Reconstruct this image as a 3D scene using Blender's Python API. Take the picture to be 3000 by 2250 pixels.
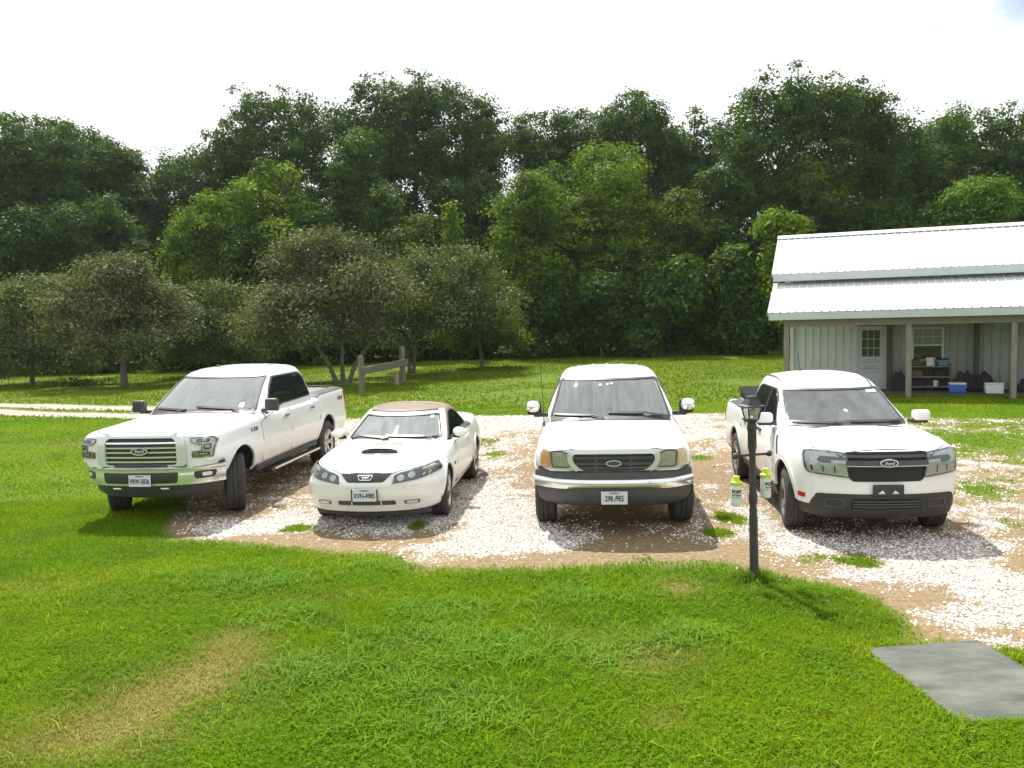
import bpy, bmesh, math, random
import numpy as np
from mathutils import Vector, Matrix
from mathutils.bvhtree import BVHTree

for _o in list(bpy.data.objects):
    bpy.data.objects.remove(_o)
SC = bpy.context.scene
COL = SC.collection
R = math.radians

# ------------------------------------------------------------------ camera
FPX, PITCH, ROLL, CAMH = 2450.0, 0.0785, -0.0271, 2.60     # focal length in pixels of the 3000 px wide photo
cam_d = bpy.data.cameras.new('camera')
cam = bpy.data.objects.new('camera', cam_d)
COL.objects.link(cam)
cam_d.sensor_fit = 'HORIZONTAL'
cam_d.sensor_width = 36.0
cam_d.lens = 36.0 * FPX / 3000.0
cam_d.clip_start = 0.05
cam_d.clip_end = 2000.0
_c, _s, _cr, _sr = math.cos(PITCH), math.sin(PITCH), math.cos(ROLL), math.sin(ROLL)
_D = Vector((0, -_s, -_c))
_X = Vector((1, 0, 0))
_rt = _cr * _X - _sr * _D
_dn = _sr * _X + _cr * _D
_fw = Vector((0, _c, -_s))
cam.matrix_world = Matrix(((_rt.x, -_dn.x, -_fw.x, 0), (_rt.y, -_dn.y, -_fw.y, 0), (_rt.z, -_dn.z, -_fw.z, CAMH), (0, 0, 0, 1)))
SC.camera = cam

# ------------------------------------------------------------------ light
SUN_EL, SUN_AZ = R(57.0), R(-18.0)          # azimuth from +Y, positive to +X
world = bpy.data.worlds.new('World')
SC.world = world
world.use_nodes = True
wn, wl = world.node_tree.nodes, world.node_tree.links
wn.clear()
w_out = wn.new('ShaderNodeOutputWorld')
w_bg = wn.new('ShaderNodeBackground')
w_sky = wn.new('ShaderNodeTexSky')
w_sky.sky_type = 'NISHITA'
w_sky.sun_disc = False
w_sky.sun_elevation = SUN_EL
w_sky.sun_rotation = SUN_AZ
w_tc = wn.new('ShaderNodeTexCoord')
w_map = wn.new('ShaderNodeMapping')
w_map.inputs['Scale'].default_value = (1.0, 1.0, 2.6)
w_noise = wn.new('ShaderNodeTexNoise')
w_noise.inputs['Scale'].default_value = 2.1
w_noise.inputs['Detail'].default_value = 9.0
w_noise.inputs['Roughness'].default_value = 0.6
w_ramp = wn.new('ShaderNodeValToRGB')
w_ramp.color_ramp.elements[0].position = 0.26
w_ramp.color_ramp.elements[1].position = 0.42
w_mix = wn.new('ShaderNodeMixRGB')
w_mix.inputs['Color2'].default_value = (7.6, 7.7, 7.9, 1)      # sunlit thin cloud
wl.new(w_tc.outputs['Generated'], w_map.inputs['Vector'])
wl.new(w_map.outputs[0], w_noise.inputs['Vector'])
# a gap in the cloud, high to the right
_g = Vector((0.505, 0.810, 0.300)).normalized()
w_dot = wn.new('ShaderNodeVectorMath'); w_dot.operation = 'DOT_PRODUCT'; w_dot.inputs[1].default_value = _g
w_nrm = wn.new('ShaderNodeVectorMath'); w_nrm.operation = 'NORMALIZE'
wl.new(w_tc.outputs['Generated'], w_nrm.inputs[0]); wl.new(w_nrm.outputs[0], w_dot.inputs[0])
w_gap = wn.new('ShaderNodeMapRange'); w_gap.inputs['From Min'].default_value = 0.9990; w_gap.inputs['From Max'].default_value = 1.0; w_gap.inputs['To Min'].default_value = 0.0; w_gap.inputs['To Max'].default_value = 0.11
wl.new(w_dot.outputs['Value'], w_gap.inputs['Value'])
w_sub = wn.new('ShaderNodeMath'); w_sub.operation = 'SUBTRACT'
wl.new(w_noise.outputs['Fac'], w_sub.inputs[0]); wl.new(w_gap.outputs[0], w_sub.inputs[1]); wl.new(w_sub.outputs[0], w_ramp.inputs['Fac'])
wl.new(w_ramp.outputs['Color'], w_mix.inputs['Fac'])
wl.new(w_sky.outputs[0], w_mix.inputs['Color1'])
wl.new(w_mix.outputs[0], w_bg.inputs['Color'])
w_bg.inputs['Strength'].default_value = 0.10
wl.new(w_bg.outputs[0], w_out.inputs['Surface'])

sun_d = bpy.data.lights.new('sun', 'SUN')
sun_d.energy = 5.0
sun_d.angle = R(0.6)
sun_d.color = (1.0, 0.95, 0.86)
sun = bpy.data.objects.new('sun', sun_d)
COL.objects.link(sun)
_to_sun = Vector((math.sin(SUN_AZ) * math.cos(SUN_EL), math.cos(SUN_AZ) * math.cos(SUN_EL), math.sin(SUN_EL)))
sun.rotation_euler = (-_to_sun).to_track_quat('-Z', 'Y').to_euler()
sun.location = (-10, 30, 50)

SC.view_settings.view_transform = 'Standard'
SC.view_settings.look = 'None'
SC.view_settings.exposure = 0.70
SC.view_settings.gamma = 1.0
SC.view_settings.use_curve_mapping = False
SC.render.engine = 'CYCLES'
SC.cycles.max_bounces = 8
SC.cycles.transparent_max_bounces = 12
SC.cycles.caustics_reflective = False
SC.cycles.caustics_refractive = False
# ------------------------------------------------------------------ helpers: picture points to places in the world
def ray(px, py):
    u, v = px - 1500.0, py - 1125.0
    u, v = _cr * u + _sr * v, -_sr * u + _cr * v
    return Vector((u / FPX, _c - _s * v / FPX, -_s - _c * v / FPX))
def ground_pt(px, py, z=0.0):
    d = ray(px, py)
    t = (z - CAMH) / d.z
    return Vector((d.x * t, d.y * t, z))
def at_depth(px, py, Y):
    d = ray(px, py)
    t = Y / d.y
    return Vector((d.x * t, Y, CAMH + d.z * t))
K = 3000.0 / 2212.0
def gd(x, y):                         # ground point from coordinates in the 2212 px view
    return ground_pt(x * K, y * K)

# ------------------------------------------------------------------ helpers: materials
def new_mat(name):
    m = bpy.data.materials.new(name)
    m.use_nodes = True
    nt = m.node_tree
    return m, nt, nt.nodes['Principled BSDF']
def pmat(name, col, rough=0.5, metal=0.0, coat=0.0, var=0.0, scale=8.0, bump=0.0, bscale=60.0, spec=None, stretch=(1, 1, 1), var2=None):
    m, nt, b = new_mat(name)
    b.inputs['Base Color'].default_value = (*col, 1)
    b.inputs['Roughness'].default_value = rough
    b.inputs['Metallic'].default_value = metal
    b.inputs['Coat Weight'].default_value = coat
    b.inputs['Coat Roughness'].default_value = 0.04
    if spec is not None:
        b.inputs['Specular IOR Level'].default_value = spec
    if var or bump or var2:
        tc = nt.nodes.new('ShaderNodeTexCoord')
        mp = nt.nodes.new('ShaderNodeMapping')
        mp.inputs['Scale'].default_value = stretch
        nt.links.new(tc.outputs['Object'], mp.inputs['Vector'])
    if var or var2:
        n = nt.nodes.new('ShaderNodeTexNoise')
        n.inputs['Scale'].default_value = scale
        n.inputs['Detail'].default_value = 6
        n.inputs['Roughness'].default_value = 0.65
        nt.links.new(mp.outputs[0], n.inputs['Vector'])
        r = nt.nodes.new('ShaderNodeValToRGB')
        r.color_ramp.elements[0].position = 0.35
        r.color_ramp.elements[1].position = 0.68
        c2 = var2 if var2 else [c * (1 - var) for c in col]
        r.color_ramp.elements[0].color = (*c2, 1)
        r.color_ramp.elements[1].color = (*col, 1)
        nt.links.new(n.outputs['Fac'], r.inputs['Fac'])
        nt.links.new(r.outputs['Color'], b.inputs['Base Color'])
    if bump:
        n2 = nt.nodes.new('ShaderNodeTexNoise')
        n2.inputs['Scale'].default_value = bscale
        n2.inputs['Detail'].default_value = 4
        nt.links.new(mp.outputs[0], n2.inputs['Vector'])
        bp = nt.nodes.new('ShaderNodeBump')
        bp.inputs['Strength'].default_value = bump
        bp.inputs['Distance'].default_value = 0.02
        nt.links.new(n2.outputs['Fac'], bp.inputs['Height'])
        nt.links.new(bp.outputs[0], b.inputs['Normal'])
    return m
def glass_mat(name, tint, refl, rough=0.03, dust=0.0, dustcol=(0.6, 0.63, 0.6), stretch=(9, 1.2, 1.2)):
    """thin glazing: clear tint, mirror reflection, dried dusty streaks"""
    m, nt, b = new_mat(name)
    N, L = nt.nodes, nt.links
    N.remove(b)
    out = N['Material Output']
    tr = N.new('ShaderNodeBsdfTransparent'); tr.inputs['Color'].default_value = (*tint, 1)
    gl = N.new('ShaderNodeBsdfGlossy'); gl.inputs['Roughness'].default_value = rough
    gl.inputs['Color'].default_value = (0.92, 0.97, 0.95, 1)
    fr = N.new('ShaderNodeFresnel'); fr.inputs['IOR'].default_value = 1.5
    ad = N.new('ShaderNodeMath'); ad.operation = 'ADD'; ad.inputs[1].default_value = refl; ad.use_clamp = True
    L.new(fr.outputs[0], ad.inputs[0])
    mx = N.new('ShaderNodeMixShader')
    L.new(ad.outputs[0], mx.inputs[0]); L.new(tr.outputs[0], mx.inputs[1]); L.new(gl.outputs[0], mx.inputs[2])
    last = mx
    if dust:
        tc = N.new('ShaderNodeTexCoord'); mp = N.new('ShaderNodeMapping'); mp.inputs['Scale'].default_value = stretch
        L.new(tc.outputs['Object'], mp.inputs['Vector'])
        n = N.new('ShaderNodeTexNoise'); n.inputs['Scale'].default_value = 1.6; n.inputs['Detail'].default_value = 5; n.inputs['Roughness'].default_value = 0.6
        L.new(mp.outputs[0], n.inputs['Vector'])
        rp_ = N.new('ShaderNodeMapRange'); rp_.inputs['From Min'].default_value = 0.38; rp_.inputs['From Max'].default_value = 0.68
        rp_.inputs['To Min'].default_value = dust * 0.25; rp_.inputs['To Max'].default_value = dust
        L.new(n.outputs['Fac'], rp_.inputs['Value'])
        df = N.new('ShaderNodeBsdfDiffuse'); df.inputs['Color'].default_value = (*dustcol, 1)
        m2 = N.new('ShaderNodeMixShader')
        L.new(rp_.outputs[0], m2.inputs[0]); L.new(mx.outputs[0], m2.inputs[1]); L.new(df.outputs[0], m2.inputs[2])
        last = m2
    L.new(last.outputs[0], out.inputs['Surface'])
    return m

# ------------------------------------------------------------------ helpers: objects
def tag(o, label=None, cat=None, group=None, kind=None):
    if label: o['label'] = label
    if cat: o['category'] = cat
    if group: o['group'] = group
    if kind: o['kind'] = kind
    return o
def empty(name, loc=(0, 0, 0), rz=0.0, label=None, cat=None, group=None, parent=None):
    o = bpy.data.objects.new(name, None)
    o.empty_display_size = 0.2
    COL.objects.link(o)
    o.location = loc
    o.rotation_euler = (0, 0, rz)
    if parent: o.parent = parent
    return tag(o, label, cat, group)
def smooth(me, ang=38):
    if len(me.polygons):
        me.polygons.foreach_set('use_smooth', np.ones(len(me.polygons), dtype=bool))
        me.set_sharp_from_angle(angle=R(ang))
def obj(name, bm, mat, parent=None, ang=38, loc=None, rot=None):
    me = bpy.data.meshes.new(name)
    if isinstance(bm, bpy.types.Mesh):
        me = bm; me.name = name
    else:
        bm.to_mesh(me); bm.free()
    mats = mat if isinstance(mat, (list, tuple)) else [mat]
    me.materials.clear()
    for m in mats: me.materials.append(m)
    smooth(me, ang)
    o = bpy.data.objects.new(name, me)
    COL.objects.link(o)
    if parent: o.parent = parent
    if loc is not None: o.location = loc
    if rot is not None: o.rotation_euler = rot
    return o
def copy_tree(o, parent=None):
    c = o.copy(); COL.objects.link(c)
    if parent: c.parent = parent
    for ch in list(o.children): copy_tree(ch, c)
    return c
def mesh_np(name, verts, tris, mat, cols=None, colname='Col', smooth_it=False, normals=None):
    me = bpy.data.meshes.new(name)
    nv, nf = len(verts), len(tris)
    k = tris.shape[1]
    me.vertices.add(nv); me.vertices.foreach_set('co', verts.astype(np.float32).ravel())
    me.loops.add(nf * k); me.loops.foreach_set('vertex_index', tris.astype(np.int32).ravel())
    me.polygons.add(nf); me.polygons.foreach_set('loop_start', np.arange(0, nf * k, k, dtype=np.int32))
    me.update(calc_edges=True)
    if smooth_it: me.polygons.foreach_set('use_smooth', np.ones(nf, dtype=bool))
    if cols is not None:
        at = me.color_attributes.new(colname, 'FLOAT_COLOR', 'POINT')
        c4 = np.ones((nv, 4), np.float32); c4[:, :3] = cols
        at.data.foreach_set('color', c4.ravel())
    me.materials.append(mat)
    if normals is not None:
        me.normals_split_custom_set_from_vertices(normals.astype(np.float32))
    o = bpy.data.objects.new(name, me)
    COL.objects.link(o)
    return o

# ------------------------------------------------------------------ helpers: shapes
def box(bm, c, s, bev=0.0, seg=2, rot=None):
    r = bmesh.ops.create_cube(bm, size=1.0)
    vs = r['verts']
    M = Matrix.Translation(Vector(c)) @ (rot.to_4x4() if rot is not None else Matrix.Identity(4)) @ Matrix.Diagonal((*s, 1))
    bmesh.ops.transform(bm, matrix=M, verts=vs)
    if bev > 0:
        es = list({e for v in vs for e in v.link_edges})
        bmesh.ops.bevel(bm, geom=es, offset=bev, segments=seg, affect='EDGES', profile=0.6)
    return bm
def rbox(c, s, bev=0.02, seg=3, rot=None):
    return box(bmesh.new(), c, s, bev, seg, rot)
def tube(bm, pts, rad, n=8, cap=True):
    pts = [Vector(p) for p in pts]
    rads = rad if isinstance(rad, (list, tuple)) else [rad] * len(pts)
    rings = []
    up = None
    for i, p in enumerate(pts):
        d = (pts[min(i + 1, len(pts) - 1)] - pts[max(i - 1, 0)]).normalized()
        if up is None:
            up = Vector((0, 0, 1)) if abs(d.z) < 0.9 else Vector((1, 0, 0))
        a = d.cross(up)
        if a.length < 1e-4: a = d.cross(Vector((0, 1, 0)))
        a.normalize(); b = a.cross(d).normalized(); up = b
        rings.append([bm.verts.new(p + rads[i] * (math.cos(t) * a + math.sin(t) * b)) for t in [2 * math.pi * k / n for k in range(n)]])
    for r0, r1 in zip(rings, rings[1:]):
        for k in range(n):
            bm.faces.new((r0[k], r0[(k + 1) % n], r1[(k + 1) % n], r1[k]))
    if cap:
        bm.faces.new(rings[0][::-1]); bm.faces.new(rings[-1])
    return bm
def lathe(bm, prof, axis='Z', n=24, c=(0, 0, 0), ang0=0.0, closed=False):
    rings = []
    for (a, r) in prof:
        ring = []
        for k in range(n):
            t = ang0 + 2 * math.pi * k / n
            u, v = r * math.cos(t), r * math.sin(t)
            p = (u, v, a) if axis == 'Z' else ((a, u, v) if axis == 'X' else (u, a, v))
            ring.append(bm.verts.new(Vector(p) + Vector(c)))
        rings.append(ring)
    for r0, r1 in zip(rings, rings[1:]):
        for k in range(n):
            bm.faces.new((r0[k], r0[(k + 1) % n], r1[(k + 1) % n], r1[k]))
    if closed:
        r0, r1 = rings[-1], rings[0]
        for k in range(n): bm.faces.new((r0[k], r0[(k + 1) % n], r1[(k + 1) % n], r1[k]))
    else:
        bm.faces.new(rings[0][::-1]); bm.faces.new(rings[-1])
    bmesh.ops.recalc_face_normals(bm, faces=bm.faces)
    return bm
def sweep(path, prof, bm=None):
    """path: list of (x, y) plan points; prof: closed list of (outward offset, z)"""
    bm = bm or bmesh.new()
    P = [Vector((p[0], p[1])) for p in path]
    rings = []
    for i, p in enumerate(P):
        d = (P[min(i + 1, len(P) - 1)] - P[max(i - 1, 0)]).normalized()
        nrm = Vector((d.y, -d.x))
        rings.append([bm.verts.new((p.x + nrm.x * o, p.y + nrm.y * o, z)) for (o, z) in prof])
    n = len(prof)
    for r0, r1 in zip(rings, rings[1:]):
        for k in range(n):
            bm.faces.new((r0[k], r0[(k + 1) % n], r1[(k + 1) % n], r1[k]))
    bm.faces.new(rings[0][::-1]); bm.faces.new(rings[-1])
    bmesh.ops.recalc_face_normals(bm, faces=bm.faces)
    return bm
def fillet(pts, r, n=4):
    out = []
    N = len(pts)
    for i in range(N):
        p = Vector(pts[i]); a = Vector(pts[i - 1]); b = Vector(pts[(i + 1) % N])
        ri = min(r, (a - p).length * 0.45, (b - p).length * 0.45)
        s = p + (a - p).normalized() * ri; e = p + (b - p).normalized() * ri
        for k in range(n + 1):
            t = k / n
            q = s * (1 - t) ** 2 + p * 2 * t * (1 - t) + e * t * t
            out.append((q.x, q.y))
    return out
def ellipse(cx, cy, rx, ry, n=24):
    return [(cx + rx * math.cos(2 * math.pi * k / n), cy + ry * math.sin(2 * math.pi * k / n)) for k in range(n)]
def ring_polys(outer, w=None, inner=None):
    N = len(outer)
    if inner is None:
        ar = sum(outer[i][0] * outer[(i + 1) % N][1] - outer[(i + 1) % N][0] * outer[i][1] for i in range(N))
        sg = 1 if ar > 0 else -1
        inner = []
        for i in range(N):
            d = (Vector(outer[(i + 1) % N]) - Vector(outer[i - 1])).normalized()
            inner.append((outer[i][0] - sg * d.y * w, outer[i][1] + sg * d.x * w))
    return [[outer[i], outer[(i + 1) % N], inner[(i + 1) % N], inner[i]] for i in range(N)]
def ribbon_polys(path, w, closed=False):
    P = [Vector(p) for p in path]
    N = len(P)
    ws = w if isinstance(w, (list, tuple)) else [w] * N
    L_, R_ = [], []
    for i in range(N):
        a = P[i - 1] if (closed or i > 0) else P[i]
        b = P[(i + 1) % N] if (closed or i < N - 1) else P[i]
        d = (b - a).normalized(); n = Vector((-d.y, d.x)) * ws[i] / 2
        L_.append(tuple(P[i] + n)); R_.append(tuple(P[i] - n))
    return [[L_[i], L_[(i + 1) % N], R_[(i + 1) % N], R_[i]] for i in range(N if closed else N - 1)]
def arc_band(cy, cz, r0, r1, a0, a1, n=20):
    out = []
    for k in range(n):
        t0 = R(a0 + (a1 - a0) * k / n); t1 = R(a0 + (a1 - a0) * (k + 1) / n)
        out.append([(cy + r * math.cos(t), cz + r * math.sin(t)) for r, t in ((r0, t0), (r1, t0), (r1, t1), (r0, t1))])
    return out
VIEWS = {'L': (lambda a, b: Vector((6, a, b)), Vector((-1, 0, 0))), 'R': (lambda a, b: Vector((-6, a, b)), Vector((1, 0, 0))),
         'F': (lambda a, b: Vector((a, -6, b)), Vector((0, 1, 0))), 'B': (lambda a, b: Vector((a, 14, b)), Vector((0, -1, 0))),
         'T': (lambda a, b: Vector((a, b, 6)), Vector((0, 0, -1)))}
def patch(bvh, polys, view, off=0.004, th=0.02, grid=0.09):
    """lay 2-D outlines on a curved body: a shell of thickness th standing off proud of it"""
    if isinstance(polys[0][0], (int, float)): polys = [polys]
    bm = bmesh.new()
    for poly in polys:
        vs = [bm.verts.new((p[0], p[1], 0)) for p in poly]
        try: bm.faces.new(vs)
        except ValueError: pass
    bmesh.ops.remove_doubles(bm, verts=bm.verts, dist=1e-5)
    bmesh.ops.triangulate(bm, faces=[f for f in bm.faces if len(f.verts) > 4])
    for ax in (0, 1):
        lo = min(v.co[ax] for v in bm.verts); hi = max(v.co[ax] for v in bm.verts)
        k = math.floor(lo / grid) + 1
        while k * grid < hi:
            no = Vector((1, 0, 0)) if ax == 0 else Vector((0, 1, 0))
            bmesh.ops.bisect_plane(bm, geom=bm.verts[:] + bm.edges[:] + bm.faces[:], plane_co=no * k * grid, plane_no=no, dist=1e-5)
            k += 1
    org, d = VIEWS[view]
    nrm = {}
    for v in bm.verts:
        o = org(v.co.x, v.co.y)
        h, n, _, _ = bvh.ray_cast(o, d)
        if h is None:
            h, n, _, _ = bvh.find_nearest(o + d * {'L': 5.1, 'R': 5.1, 'F': 6.3, 'B': 8.4, 'T': 5.0}[view])
        if n.dot(d) > 0: n = -n
        n = (n - 0.25 * d).normalized()
        nrm[v] = n
        v.co = h + n * off
    bmesh.ops.recalc_face_normals(bm, faces=bm.faces)
    s = sum(f.normal.dot(d) * f.calc_area() for f in bm.faces)
    if s > 0: bmesh.ops.reverse_faces(bm, faces=bm.faces)
    be = [e for e in bm.edges if e.is_boundary]
    inner = {}
    for e in be:
        for v in e.verts:
            if v not in inner: inner[v] = bm.verts.new(v.co - nrm[v] * th)
    for e in be:
        f = e.link_faces[0]
        a, b = e.verts
        for l in f.loops:
            if l.edge == e: a, b = l.vert, l.link_loop_next.vert
        bm.faces.new((b, a, inner[a], inner[b]))
    return bm
def bvh_of(*objs):
    V, F = [], []
    for o in objs:
        k = len(V)
        V += [v.co.copy() for v in o.data.vertices]
        F += [[i + k for i in p.vertices] for p in o.data.polygons]
    return BVHTree.FromPolygons(V, F)
def boolean(o, cutter_bm, op='DIFFERENCE'):
    me = bpy.data.meshes.new('cut'); cutter_bm.to_mesh(me); cutter_bm.free()
    c = bpy.data.objects.new('cut', me); COL.objects.link(c)
    par = o.parent; o.parent = None
    m = o.modifiers.new('b', 'BOOLEAN'); m.operation = op; m.solver = 'EXACT'; m.object = c
    dg = bpy.context.evaluated_depsgraph_get()
    dg.update()
    nm = bpy.data.meshes.new_from_object(o.evaluated_get(dg))
    o.modifiers.clear(); o.parent = par
    old = o.data; o.data = nm; nm.name = old.name
    bpy.data.meshes.remove(old); bpy.data.objects.remove(c); bpy.data.meshes.remove(me)
    return o
def pchip(tab, x):
    t = np.array(tab, float); X, Y = t[:, 0], t[:, 1]
    x = np.clip(np.asarray(x, float), X[0], X[-1])
    if len(X) == 1: return np.full_like(x, Y[0])
    h = np.diff(X); dl = np.diff(Y) / h
    m = np.zeros_like(Y); m[0], m[-1] = dl[0], dl[-1]
    for i in range(1, len(X) - 1):
        if dl[i - 1] * dl[i] > 0:
            w1, w2 = 2 * h[i] + h[i - 1], h[i] + 2 * h[i - 1]
            m[i] = (w1 + w2) / (w1 / dl[i - 1] + w2 / dl[i])
    k = np.clip(np.searchsorted(X, x) - 1, 0, len(h) - 1)
    s = (x - X[k]) / h[k]
    return Y[k] * (1 + 2 * s) * (1 - s) ** 2 + m[k] * h[k] * s * (1 - s) ** 2 + Y[k + 1] * s * s * (3 - 2 * s) + m[k + 1] * h[k] * s * s * (s - 1)
def chaikin(P, it=2):
    P = np.array(P, float)
    for _ in range(it):
        a = 0.75 * P[:-1] + 0.25 * P[1:]; b = 0.25 * P[:-1] + 0.75 * P[1:]
        Q = np.empty((2 * len(a), P.shape[1])); Q[0::2] = a; Q[1::2] = b
        P = np.vstack([P[:1], Q, P[-1:]])
    return P
def text_mesh(body, size, mat, parent, loc, rot=(math.pi / 2, 0, 0), sx=1.0, name='lettering', ext=0.001, bold=0.0, shear=0.0):
    cu = bpy.data.curves.new('t', 'FONT')
    cu.body = body; cu.size = size; cu.align_x = 'CENTER'; cu.align_y = 'CENTER'; cu.extrude = ext; cu.offset = bold; cu.resolution_u = 3; cu.shear = shear
    o = bpy.data.objects.new('t', cu); COL.objects.link(o)
    dg = bpy.context.evaluated_depsgraph_get(); dg.update()
    me = bpy.data.meshes.new_from_object(o.evaluated_get(dg))
    bpy.data.objects.remove(o); bpy.data.curves.remove(cu)
    me.transform(Matrix.Diagonal((sx, 1, 1, 1)))
    return obj(name, me, mat, parent, loc=loc, rot=rot)

# value noise on the ground plane
def vnoise(x, y, seed=0):
    xi, yi = np.floor(x).astype(np.int64), np.floor(y).astype(np.int64)
    xf, yf = x - xi, y - yi
    xf, yf = xf * xf * (3 - 2 * xf), yf * yf * (3 - 2 * yf)
    def hsh(a, b):
        h = (a * 374761393 + b * 668265263 + seed * 1442695041) & 0xffffffff
        h = ((h ^ (h >> 13)) * 1274126177) & 0xffffffff
        return ((h ^ (h >> 16)) & 0xffff) / 65535.0
    return (hsh(xi, yi) * (1 - xf) + hsh(xi + 1, yi) * xf) * (1 - yf) + (hsh(xi, yi + 1) * (1 - xf) + hsh(xi + 1, yi + 1) * xf) * yf
def fbm(x, y, f, oct=4, seed=0):
    s, a, t = 0, 1, 0
    for k in range(oct):
        s = s + a * vnoise(x * f, y * f, seed + k * 17); t += a
        f *= 2.03; a *= 0.55
    return s / t
# ================================================================== ground: lawn, shell gravel, bare dirt
rng = np.random.default_rng(7)
GRAVEL_POLY = [gd(*p) for p in [(372, 1166), (480, 1178), (600, 1184), (700, 1193), (830, 1200), (900, 1232), (1000, 1240), (1200, 1238), (1400, 1228), (1560, 1226), (1650, 1242), (1760, 1262), (1880, 1288), (1960, 1330), (1985, 1385)]]
GP = [(p.x, p.y) for p in GRAVEL_POLY] + [(3.05, 6.35), (3.7, 6.2), (6.0, 4.0), (16, 4.0), (16, 17.5), (9.5, 19.5), (5.5, 21.5), (0, 22.3), (-5, 22.6), (-9.5, 23.6), (-9.5, 21), (-7.4, 19), (-6.1, 15), (-4.9, 12.0), (-4.6, 10.9)]
def poly_sd(x, y, P):
    """signed distance, positive inside"""
    d = np.full(x.shape, 1e9); ins = np.zeros(x.shape, bool)
    n = len(P)
    for i in range(n):
        x0, y0 = P[i]; x1, y1 = P[(i + 1) % n]
        ex, ey = x1 - x0, y1 - y0
        t = np.clip(((x - x0) * ex + (y - y0) * ey) / (ex * ex + ey * ey + 1e-9), 0, 1)
        d = np.minimum(d, np.hypot(x - x0 - t * ex, y - y0 - t * ey))
        c = ((y0 > y) != (y1 > y)) & (x < (x1 - x0) * (y - y0) / (y1 - y0 + 1e-12) + x0)
        ins ^= c
    return np.where(ins, d, -d)
def blob(x, y, px, py, rx, ry):
    c = gd(px, py); e = gd(px + rx, py); f0 = gd(px, py - ry); f1 = gd(px, py + ry)
    a = abs(e.x - c.x); b = abs(f0.y - f1.y) / 2
    return np.exp(-(((x - c.x) / a) ** 2 + ((y - (f0.y + f1.y) / 2) / b) ** 2))
WHITE = [(520, 1140, 130, 22, .9), (620, 1120, 90, 25, .8), (1080, 1120, 150, 60, 1.0), (1150, 1170, 120, 30, .9), (1000, 1190, 90, 22, .6), (850, 1130, 120, 30, .7), (1100, 915, 420, 14, .9), (1520, 935, 60, 20, .7),
         (1530, 1175, 40, 20, .5), (1640, 1130, 50, 60, .75), (1900, 1180, 170, 26, .9), (2090, 1230, 110, 60, 1.1), (2160, 1300, 70, 60, .9), (2080, 1330, 90, 22, 1.0), (2150, 1390, 70, 30, .9), (2200, 1440, 60, 40, 1.0), (1740, 1190, 60, 25, .6), (2120, 1120, 90, 40, .55), (2120, 1000, 120, 40, .42), (1850, 1240, 120, 18, .6), (800, 1020, 60, 50, .6), (1060, 1010, 50, 50, .55), (1530, 1060, 40, 40, .5)]
BROWN = [(1380, 1195, 190, 28, 1.0), (740, 1172, 150, 14, .9), (1000, 1228, 110, 12, .9), (1520, 1025, 55, 40, .8), (1500, 1215, 160, 14, .9), (1750, 1225, 60, 25, .6), (2150, 1370, 60, 18, .6), (1980, 1300, 50, 25, .6), (1560, 1080, 40, 25, .6), (560, 1105, 60, 20, .5), (2200, 1210, 30, 40, .5), (1350, 1130, 140, 30, .5)]
GREENP = [(640, 1142, 38, 9, 1.0), (900, 1138, 28, 14, .9), (1575, 1120, 32, 14, 1.1), (1555, 1152, 36, 10, 1.0), (1050, 955, 45, 14, .8), (1075, 985, 40, 12, .7), (1520, 990, 40, 9, .9), (1860, 1216, 55, 16, .9), (1740, 1205, 50, 14, .5), (2150, 960, 70, 16, .6), (2110, 1060, 90, 30, .6), (2200, 1140, 50, 30, .6), (1085, 1122, 14, 7, .5), (2060, 975, 60, 12, .5), (1930, 1160, 60, 8, .4), (1940, 1260, 30, 16, .4)]
DRY = [(500, 1385, 70, 32, .75), (470, 1440, 120, 45, .58), (380, 1490, 160, 58, .48), (280, 1560, 190, 62, .50), (150, 1610, 190, 55, .45), (900, 1400, 70, 20, .25), (1470, 1275, 50, 25, .7), (1400, 1430, 110, 45, .55), (1430, 1560, 60, 30, .45), (60, 1270, 120, 20, .25), (1250, 1380, 80, 20, .25), (700, 1290, 200, 12, .2), (200, 960, 150, 10, .2)]
LANE = [(ground_pt(0, 1188), ground_pt(400, 1196), .75), (ground_pt(0, 1208), ground_pt(400, 1219), .70)]
def lane_v(x, y):
    """two wheel tracks of the far lane, running in from the left"""
    f = 1 / (1 + np.exp((x + 7.5) / .5))
    t = 0 * x
    for a, b, hw in LANE:
        yl = a.y + (b.y - a.y) * (x - a.x) / (b.x - a.x)
        t = t + np.exp(-((y - yl) / hw) ** 4)
    return t * f
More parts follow.
